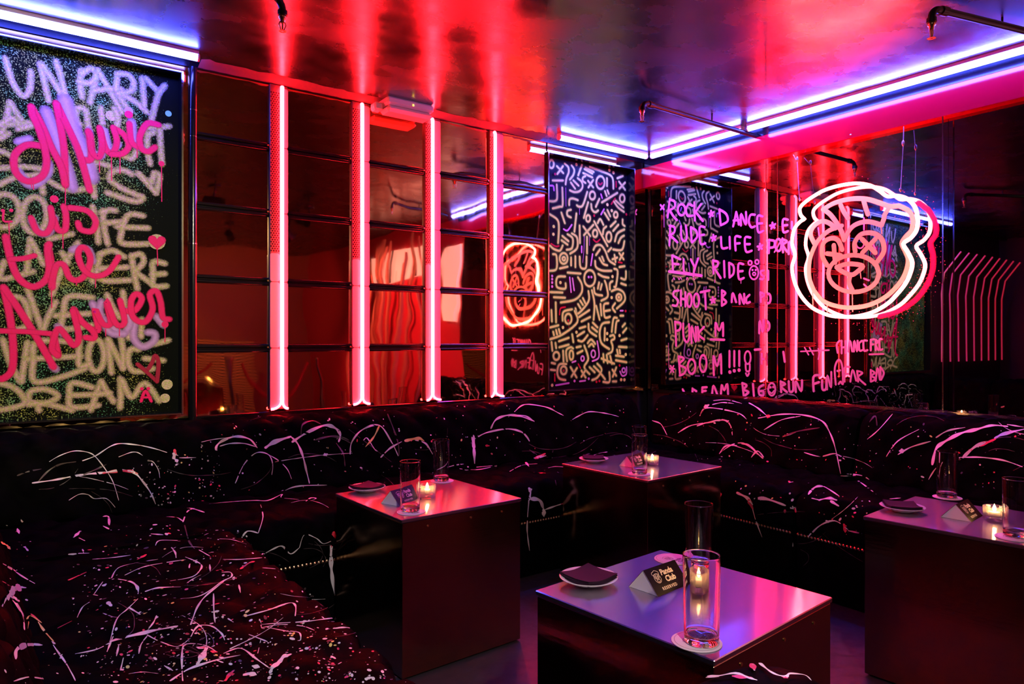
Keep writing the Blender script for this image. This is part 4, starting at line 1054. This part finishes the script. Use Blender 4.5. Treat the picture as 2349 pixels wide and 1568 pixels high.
# ---- coaster
LOGO = "10,-2 9,-6 5,-9 0,-10 -5,-9 -9,-6 -10,-2 -9,3 -6,7 0,9 6,7 9,3 10,-2"
def logo(mb, f, nrm, wd, mat, lift):
    """small animal-head mark: f maps (x right, y up, in head units) to a point"""
    def st(p, k=1.0): mb.ribbon([f(x, y) for x, y in smooth(p, 3)], nrm, wd * k, mat, lift, feather=False)
    st(ell(0, -1, 9, 9.5, 16)); st([(-8, 6), (-10, 9), (-8, 12.5), (-4, 13), (0, 15), (4, 14), (8, 12), (10, 9), (8.2, 5)])
    st([(-8, 5), (-4, 8), (-1, 5), (3, 8), (8, 6)], .8); st(ell(0, -5, 4.2, 3.4, 12)); st([(-1.6, -4), (1.6, -4)], 1.3)
    for sx in (-1, 1):
        st(ell(sx * 3.8, 1.5, 2.6, 2.8, 10)); st([(sx * 3.8 - 1, .5), (sx * 3.8 + 1, 2.5)], .7); st([(sx * 3.8 + 1, .5), (sx * 3.8 - 1, 2.5)], .7)
fontcache = {}
def glyphs(txt, size, bold=0.0, spacing=1.0):
    key = (txt, size, bold, spacing)
    if key not in fontcache:
        cu = bpy.data.curves.new('lettering', 'FONT'); cu.body = txt; cu.size = size; cu.offset = bold
        cu.space_character = spacing; cu.resolution_u = 3
        ob = bpy.data.objects.new('lettering', cu); C.objects.link(ob)
        bpy.context.view_layer.update()
        me = bpy.data.meshes.new_from_object(ob.evaluated_get(bpy.context.evaluated_depsgraph_get()))
        fontcache[key] = ([v.co.copy() for v in me.vertices], [list(p.vertices) for p in me.polygons])
        bpy.data.objects.remove(ob); bpy.data.curves.remove(cu); bpy.data.meshes.remove(me)
    return fontcache[key]
def write(mb, txt, size, f, nrm, mat, lift, bold=0.0, spacing=1.0, shear=0.0):
    vs, fs = glyphs(txt, size, bold, spacing)
    mb.add([f(v.x, v.y) + nrm * lift for v in vs], fs, mat)
UP = Vector((0, 0, 1))
def put_coaster(px, py, key, label, turn=0.0):
    p = hitZ(px, py, TT)
    cb = MB(); cb.lathe([(0, 0), (.0455, 0), (.0465, .0007), (.0465, .0015), (.0458, .002), (0, .002)], (0, 0, 0), 'coaster_board', 48)
    ca, sa = math.cos(turn), math.sin(turn)
    def f(x, y): return Vector((x * ca - y * sa, x * sa + y * ca, .002))
    cb.ribbon([f(.041 * math.cos(a * math.pi / 20), .041 * math.sin(a * math.pi / 20)) for a in range(41)], UP, .0006, 'coaster_ink', .0002, feather=False)
    logo(cb, lambda x, y: f(x * .0011 - .006, y * .0011 + .008), UP, .0009, 'coaster_ink', .0002)
    write(cb, 'Panda', .014, lambda x, y: f(x - .016, y - .016), UP, 'coaster_ink', .0002, .0004)
    write(cb, 'Club', .014, lambda x, y: f(x - .010, y - .029), UP, 'coaster_ink', .0002, .0004)
    o = cb.build('coaster'); o.location = (p.x, p.y, ZS - .0001); tag(o, label, 'coaster', 'round printed pink-white coasters')
# ---- plate and napkins
def plate(px, py, key, rz, lift=0.0):
    p = hitZ(px, py, TT)
    pl = MB(); pl.lathe([(0, 0), (.030, 0), (.034, .003), (.050, .008), (.0665, .016), (.068, .0175), (.067, .0185), (.050, .0112), (.033, .0065), (0, .006)], (0, 0, 0), 'porcelain', 48)
    o = pl.build('side_plate'); o.location = (p.x, p.y, ZS); tag(o, f'small round white side plate carrying black napkins {WHERE[key]}', 'plate', 'white side plates under napkins')
    base = None; N = 6
    for i in range(N):
        nb = MB(); rg = random.Random(key * 10 + i); s_ = .047
        rows = []
        for a in range(9):
            row = []
            for c in range(9):
                x = (a / 8 - .5) * 2 * s_; y = (c / 8 - .5) * 2 * s_
                r = math.hypot(x, y)
                z = .0105 + .0019 * i + 0.35 * max(0, r - .042) ** 1.2 * (1.0 if (x > 0) == (y > 0) else .75) + (.0012 * math.sin(x * 60 + i) if i == N - 1 else 0)
                row.append((x, y, z))
            rows.append(row)
        top = [[(x, y, z + .0016) for x, y, z in r] for r in rows]
        nb.grid(top, 'napkin_black'); nb.grid(rows, 'napkin_black')
        rim = [(r[0], t_[0]) for r, t_ in zip(rows, top)] + list(zip(rows[-1], top[-1])) + [(r[-1], t_[-1]) for r, t_ in zip(rows[::-1], top[::-1])] + list(zip(rows[0][::-1], top[0][::-1]))
        nb.grid([[q[0] for q in rim], [q[1] for q in rim]], 'napkin_black', False)
        o = nb.build('paper_napkin'); o.location = (p.x, p.y, ZS)
        o.rotation_euler = (0, 0, rz + rg.uniform(-.09, .09))
        tag(o, (f'topmost black paper napkin of the stack {WHERE[key]}' if i == N - 1 else
                f'black paper napkin under the topmost one {WHERE[key]}'), 'napkin', f'napkins stacked on the plate {WHERE[key]}')
# ---- reserved tent card
def tent(key, A, B, D):
    """A, B: the two base corners of the near end (back, front); D: far front corner, in photograph pixels"""
    a, b_, d = hitZ(*A, ZS), hitZ(*B, ZS), hitZ(*D, ZS)
    ax = (d - b_).normalized(); L = .118
    wv = (a - b_); wv = wv - ax * wv.dot(ax); W = min(.085, max(.062, wv.length)); wv.normalize()
    H = .047
    mid = b_ + wv * W / 2
    t = empty('table_tent_card', (mid.x + ax.x * L / 2, mid.y + ax.y * L / 2, ZS), f'folded black reserved card with cream lettering {WHERE[key]}', 'sign', 'folded reserved cards')
    apex = mid + UP * H
    cd = MB(); th = .0006
    for s_ in (-1, 1):
        foot = mid + wv * s_ * W / 2
        nn = ((apex - foot).cross(ax)).normalized()
        if nn.dot(wv * s_) < 0: nn = -nn
        q = [foot, foot + ax * L, apex + ax * L, apex]
        cd.add([v + nn * th for v in q], [(0, 1, 2, 3)], 'card_black')
        cd.add([v - nn * th * .2 for v in q], [(0, 1, 2, 3)], 'card_white')
    # closed pale end flap
    cd.add([mid - wv * W / 2 + ax * .002, mid + wv * W / 2 + ax * .002, apex + ax * .002], [(0, 1, 2)], 'card_white')
    foot = b_; upv = (apex - foot).normalized(); nn = (upv.cross(ax)).normalized()
    if nn.dot(-wv) < 0: nn = -nn
    SL = (apex - foot).length
    def f(x, y): return foot + ax * x + upv * y
    logo(cd, lambda x, y: f(.030 + x * .00115, SL * .60 + y * .00115), nn, .0011, 'print_cream', th + .0002)
    write(cd, 'Panda', .0185, lambda x, y: f(.047 + x + y * .1, SL * .64 + y), nn, 'print_cream', th + .0002, .0006)
    write(cd, 'Club', .0185, lambda x, y: f(.053 + x + y * .1, SL * .37 + y), nn, 'print_cream', th + .0002, .0006)
    write(cd, 'RESERVED', .0098, lambda x, y: f(.027 + x, SL * .13 + y), nn, 'print_cream', th + .0002, .0002, 1.25)
    cd.build('folded_card', t)
# ---- candle in a glass votive
def votive(px, py, key, seg=8, at=None):
    p = Vector((*at, ZS)) if at else hitZ(px, py, ZS); H = .044
    g = MB()
    g.lathe([(0, 0), (.027, 0), (.030, .002), (.031, H - .002), (.030, H), (.0245, H), (.0235, H - .002), (.0228, .014), (.021, .012), (0, .012)], (0, 0, 0), 'votive_glass', seg, smooth=seg > 12)
    o = g.build('votive_holder'); fixnormals(o); o.location = (p.x, p.y, ZS); o.rotation_euler = (0, 0, .3)
    tag(o, f'thick clear glass tealight holder {WHERE[key]}', 'candle holder', 'glass tealight holders')
    t = empty('tealight_candle', (p.x, p.y, ZS + .0125), f'lit tealight in the glass holder {WHERE[key]}', 'candle', 'lit tealights')
    if key == 5: o['label'] = o['label'] + (', left' if at[0] < 1.7 else ', right'); t['label'] = t['label'] + (', left' if at[0] < 1.7 else ', right')
    k = MB(); k.lathe([(0, 0), (.0185, 0), (.0189, .005), (.0183, .005), (.018, .004)], (0, 0, 0), 'tin', 24); k.build('tin_cup').parent = t
    k = MB(); k.lathe([(0, .0045), (.0178, .0045), (.0182, .0125), (.0165, .0138), (.012, .0126), (0, .0122)], (0, 0, 0), 'wax', 24); k.build('wax').parent = t
    k = MB(); k.tube([(0, 0, .012), (0, 0, .017)], .0007, 'black_matte', 6); k.build('wick').parent = t
    k = MB(); k.lathe([(0, .0145), (.0036, .017), (.0054, .0215), (.0044, .0275), (.0018, .034), (0, .038)], (0, 0, 0), 'flame', 12); k.build('flame').parent = t
plate(842, 1126, 1, .2); plate(1362, 1059, 2, .9); plate(1350, 1338, 3, .05); plate(2070, 1172, 4, .75)
tent(1, (889, 1133), (917, 1161), (1017, 1130)); tent(2, (1418, 1060), (1456, 1073), (1520, 1058))
tent(3, (1448, 1343), (1509, 1368), (1622, 1324)); tent(4, (2147, 1181), (2228, 1197), (2285, 1166))
votive(980, 1138, 1, 32); votive(1496, 1066, 2); votive(1601, 1358, 3); votive(2281, 1192, 4)
put_coaster(943, 1174, 1, 'round pink-white coaster under the front glass on the pink-lit cube table'); put_glass(941, 1171, 1, 'before the reserved card')
put_coaster(1014, 1103, 1, 'round pink-white coaster under the rear glass on the pink-lit cube table'); put_glass(1012, 1102, 1, 'behind the reserved card')
put_coaster(1466, 1087, 2, 'round pink-white coaster under the front glass on the farthest cube table'); put_glass(1467, 1086, 2, 'before the reserved card')
put_coaster(1466, 1059, 2, 'round coaster under the rear glass on the farthest cube table'); put_glass(1466, 1058, 2, 'behind the reserved card')
put_coaster(1598, 1472, 3, 'round pink-white coaster under the front glass on the nearest cube table', .4); put_glass(1609, 1474, 3, 'before the reserved card')
put_coaster(1543, 1283, 3, 'round pink-white printed coaster lying bare behind the card on the nearest cube table', .15); put_glass(1603, 1306, 3, 'behind the reserved card', False)
put_coaster(2173, 1141, 4, 'round pink-white coaster under the rear glass on the right-hand cube table'); put_glass(2172, 1140, 4, 'behind the reserved card')
put_coaster(2326, 1233, 4, 'round pink-white coaster under the front glass on the right-hand cube table'); put_glass(2331, 1229, 4, 'before the reserved card')

# ================================================================== ADDED FILL SPOTLIGHTS (out of view, put in to brighten the scene)
def spot(x, y, aim, power, cone, col, label):  # invented fixture, added only to brighten what it aims at
    t = empty('added_fill_spotlight', (x, y, ZC), label, 'spotlight', 'added fill spotlights out of view')
    p = Vector((x, y, ZC - .14)); d = (Vector(aim) - p).normalized()
    mb = MB(); mb.tube([(x, y, ZC - .0005), (x, y, ZC - .012)], .05, 'pipe_black', 20); mb.tube([(x, y, ZC - .012), (x, y, ZC - .12)], .008, 'pipe_black', 10)
    mb.build('mount', t)
    mb = MB(); mb.tube([p - d * .07, p + d * .06], .042, 'pipe_black', 20, caps=False); mb.tube([p - d * .07, p - d * .066], .042, 'pipe_black', 20); mb.build('can', t)
    ld = bpy.data.lights.new('fill_beam', 'SPOT'); ld.energy = power; ld.spot_size = math.radians(cone); ld.spot_blend = .6
    ld.color = col; ld.shadow_soft_size = .03
    lo = bpy.data.objects.new('lamp', ld); C.objects.link(lo); lo.location = p + d * .05 - Vector(t.location)
    lo.rotation_euler = d.to_track_quat('-Z', 'Y').to_euler(); lo.parent = t
spot(.55, -.25, (.05, YA, 1.35), 290, 34, (1, .86, .48), 'added fill spotlight aimed at the graffiti panel')
spot(2.1, .35, (2.98, YA, 1.45), 105, 24, (1, .98, .62), 'added fill spotlight aimed at the doodle panel')
spot(1.3, .75, (XB, 2.55, 1.4), 24, 40, (.88, .62, .92), 'added fill spotlight aimed at the painted mirror')
spot(.25, -.6, (.40, 1.15, .43), 80, 44, (1, .90, .88), 'added fill spotlight aimed down at the spattered banquette')

spot(.05, -.9, (2.1, 2.2, .45), 60, 70, (1, .86, .82), 'added fill spotlight aimed across the tables at the corner seats')

# ================================================================== CEILING FITTINGS
# emergency light
ex = xA(928, .07)
el = empty('emergency_light', (ex, YA - .09, ZC), 'white box-shaped emergency light at the ceiling edge between the middle neon rods', 'emergency light')
mb = MB(); mb.box((ex - .130, YA - .145, ZC - .040), (ex + .130, YA - .035, ZC - .0005), 'fixture_white', .010); mb.build('housing', el)
mb = MB(); mb.box((ex - .126, YA - .140, ZC - .072), (ex + .126, YA - .040, ZC - .0405), 'lens_plastic', .014); mb.build('diffuser', el)
mb = MB(); mb.box((ex - .175, YA - .10, ZC - .066), (ex - .1305, YA - .045, ZC - .026), 'lens_plastic', .008); mb.build('side_lens', el)
mb = MB(); mb.lathe([(0, .003), (.004, .002), (.0045, 0)], (0, 0, 0), 'indicator', 10)
mb.v = [Vector((ex + .01 + v.x, YA - .1452 - v.z, ZC - .024 + v.y)) for v in mb.v]; mb.build('indicator_lamp', el)
# sprinkler pipes
def head(mb, x, y, z):
    mb.lathe([(0, 0), (.013, 0), (.013, -.014), (.009, -.016), (.009, -.026), (.006, -.03), (0, -.03)], (x, y, z), 'brass', 14)
    for s_ in (-1, 1):
        mb.tube([(x + s_ * .006, y, z - .022), (x + s_ * .012, y, z - .036), (x + s_ * .006, y, z - .052), (x, y, z - .056)], .0022, 'brass', 6)
    mb.tube([(x, y, z - .028), (x, y, z - .054)], .0028, 'flame_glass' if False else 'brass', 8)
    n = 10
    for k in range(n):
        a = 2 * math.pi * k / n
        mb.box((x + .009 * math.cos(a) - .004, y + .009 * math.sin(a) - .004, z - .0585), (x + .009 * math.cos(a) + .004, y + .009 * math.sin(a) + .004, z - .0573), 'brass')
def arc(c, u, v, r, a0, a1, n=8):
    return [c + u * (r * math.cos(math.radians(a0 + (a1 - a0) * i / n))) + v * (r * math.sin(math.radians(a0 + (a1 - a0) * i / n))) for i in range(n + 1)]
def sprinkler(x, y, zp, dx, dy, ln, label, drop=.03, tail=None):
    t = empty('ceiling_sprinkler', (x, y, ZC), label, 'sprinkler', 'black sprinkler pipes on the ceiling')
    d = Vector((dx, dy, 0)).normalized(); c = Vector((x, y, zp - .035)) + d * .035
    P = [Vector((x, y, zp - .035 - drop))] + [c - d * .035 * math.cos(math.radians(a)) + UP * .035 * math.sin(math.radians(a)) for a in range(0, 91, 15)] + [c + UP * .035 + d * ln]
    mb = MB(); mb.tube(P, .0125, 'pipe_black', 14)
    if tail: mb.tube([P[-1], P[-1] + UP * tail], .0125, 'pipe_black', 14)
    mb.build('pipe', t)
    mb = MB(); mb.tube([P[0] + UP * .012, P[0] - UP * .004], .0165, 'pipe_black', 14); mb.build('fitting', t)
    mb = MB(); mb.tube([P[-2] + d * .012 - UP * 0, P[-2] + d * .04], .0165, 'pipe_black', 14); mb.build('fitting', t)
    mb = MB(); mb.tube([c + UP * .035 + d * ln * .55, c + UP * (ZC - c.z) + d * ln * .55], .004, 'pipe_black', 8)
    mb.build('hanger', t)
    mb = MB(); head(mb, x, y, zp - .035 - drop); mb.build('sprinkler_head', t)
p = hitZ(1473, 238, ZC - .05)
sprinkler(p.x, p.y, ZC - .042, 1, .02, XB - .03 - p.x - .035, 'black sprinkler pipe crossing the ceiling to the red fascia, small head at its end', .0)
p = hitZ(648, 28, ZC - .07)
sprinkler(p.x, p.y, ZC - .03, -.75, -.35, .6, 'black sprinkler elbow and head at the top edge, left of centre', .012)
p = hitZ(2137, 45, ZC - .07)
sprinkler(p.x, p.y, ZC - .03, .97, -.25, .6, 'black sprinkler elbow and head at the top right, on the red-lit ceiling', .012)

# ================================================================== THE REST OF THE ROOM, SEEN IN THE MIRRORS
mb = MB(); mb.box((XB - .01, -1.15, 1.72), (XB + .029, .30, 2.03), 'window_glow')
mb.box((XB - .01, .62, 1.28), (XB + .029, .85, 2.0), 'window_glow')
for yy in (-.65, -.15):
    mb.box((XB - .02, yy - .012, 1.72), (XB - .011, yy + .012, 2.03), 'black_satin')
struct(mb.build('window_1'))
rg = random.Random(11)
for i in range(13):
    y = -1.05 + i * .105 + rg.uniform(-.03, .03); top = rg.uniform(1.75, 2.15); lean = rg.uniform(-.09, .09); x = XB - .10 - .10 * (i % 3)
    mb = MB(); P = []; rr = []
    r0 = rg.uniform(.016, .024)
    for k in range(25):
        t_ = k / 24; P.append(Vector((x, y + lean * t_ + .02 * math.sin(t_ * 4 + i), top * t_))); rr.append(r0 * (1.12 if k % 5 == 0 else 1.0) * (1 - .25 * t_))
    mb.tube(P, rr, 'bamboo', 10)
    o = mb.build('bamboo_pole', None, (x, y, 0))
    tag(o, 'bare brown bamboo pole leaning before the glowing window, seen in the gold mirror tiles', 'bamboo', 'bamboo poles mirrored in the gold tiles')
for i, (x, y) in enumerate(((1.97, -1.6), (3.02, -1.6))):
    t = empty('rope_stanchion', (x, y, 0), ('left' if i == 0 else 'right') + ' chrome rope stanchion reflected in the lowest gold mirror tiles', 'stanchion', 'rope stanchions mirrored in the gold tiles')
    mb = MB(); mb.lathe([(0, .02), (.12, .018), (.15, .006), (.15, 0), (0, 0)], (x, y, 0), 'chrome', 32); mb.build('base', t)
    mb = MB(); mb.lathe([(0, .90), (.03, .90), (.034, .88), (.026, .86), (.026, .02), (0, .02)], (x, y, 0), 'chrome', 20); mb.build('post', t)
for i, (xa, xb) in enumerate(((1.0, 1.80), (2.13, 2.86))):
    P = [Vector((xa + (xb - xa) * k / 16, -1.6, .82 - .42 * math.sin(math.pi * (k / 16 if i else .5 + k / 32)))) for k in range(17)]
    mb = MB(); mb.tube(P, .02, 'rope_red', 10)
    o = mb.build('barrier_rope'); tag(o, 'thick red barrier rope hanging ' + ('between the two chrome stanchions' if i else 'left of the left chrome stanchion') + ' in the reflection', 'rope', 'barrier ropes mirrored in the gold tiles')
for i in range(9):
    x = -2.35 + i * .19
    mb = MB(); mb.tube([(x, YA - .03, .85), (x, YA - .03, 1.55), (x + .10, YA - .10, 1.75), (x + .10, YA - .25, 1.95)], .007, 'neon_dim', 8)
    o = mb.build('bent_neon_rod', None, (x, YA - .03, .85))
    tag(o, 'thin dim red bent neon rod mirrored in the dark glass at the right edge', 'light', 'dim red rods mirrored at the right edge')
spot(1.3, -1.3, (1.5, -2.75, .5), 26, 70, (1, .62, .22), 'added fill spotlight aimed at the gold slatted screen')  # this and the next two spots are added to light the mirrored rear area
spot(1.9, -1.2, (2.9, -3.2, 1.4), 22, 80, (1, .45, .28), 'added fill spotlight aimed at the brown rear wall')
spot(2.2, -.3, (XB, -.3, .8), 130, 100, (1, .16, .22), 'added fill spotlight aimed at the bamboo poles')

for q in ((1.60, -2.1), (1.86, -2.25)): votive(0, 0, 5, 8, q)
mb = MB(); mb.box((.6, -2.75, 0), (2.6, -2.70, 1.0), 'gold_slats', .004); tag(mb.build('slatted_screen'), 'low gold slatted screen mirrored in the lowest leftmost gold tile', 'screen')
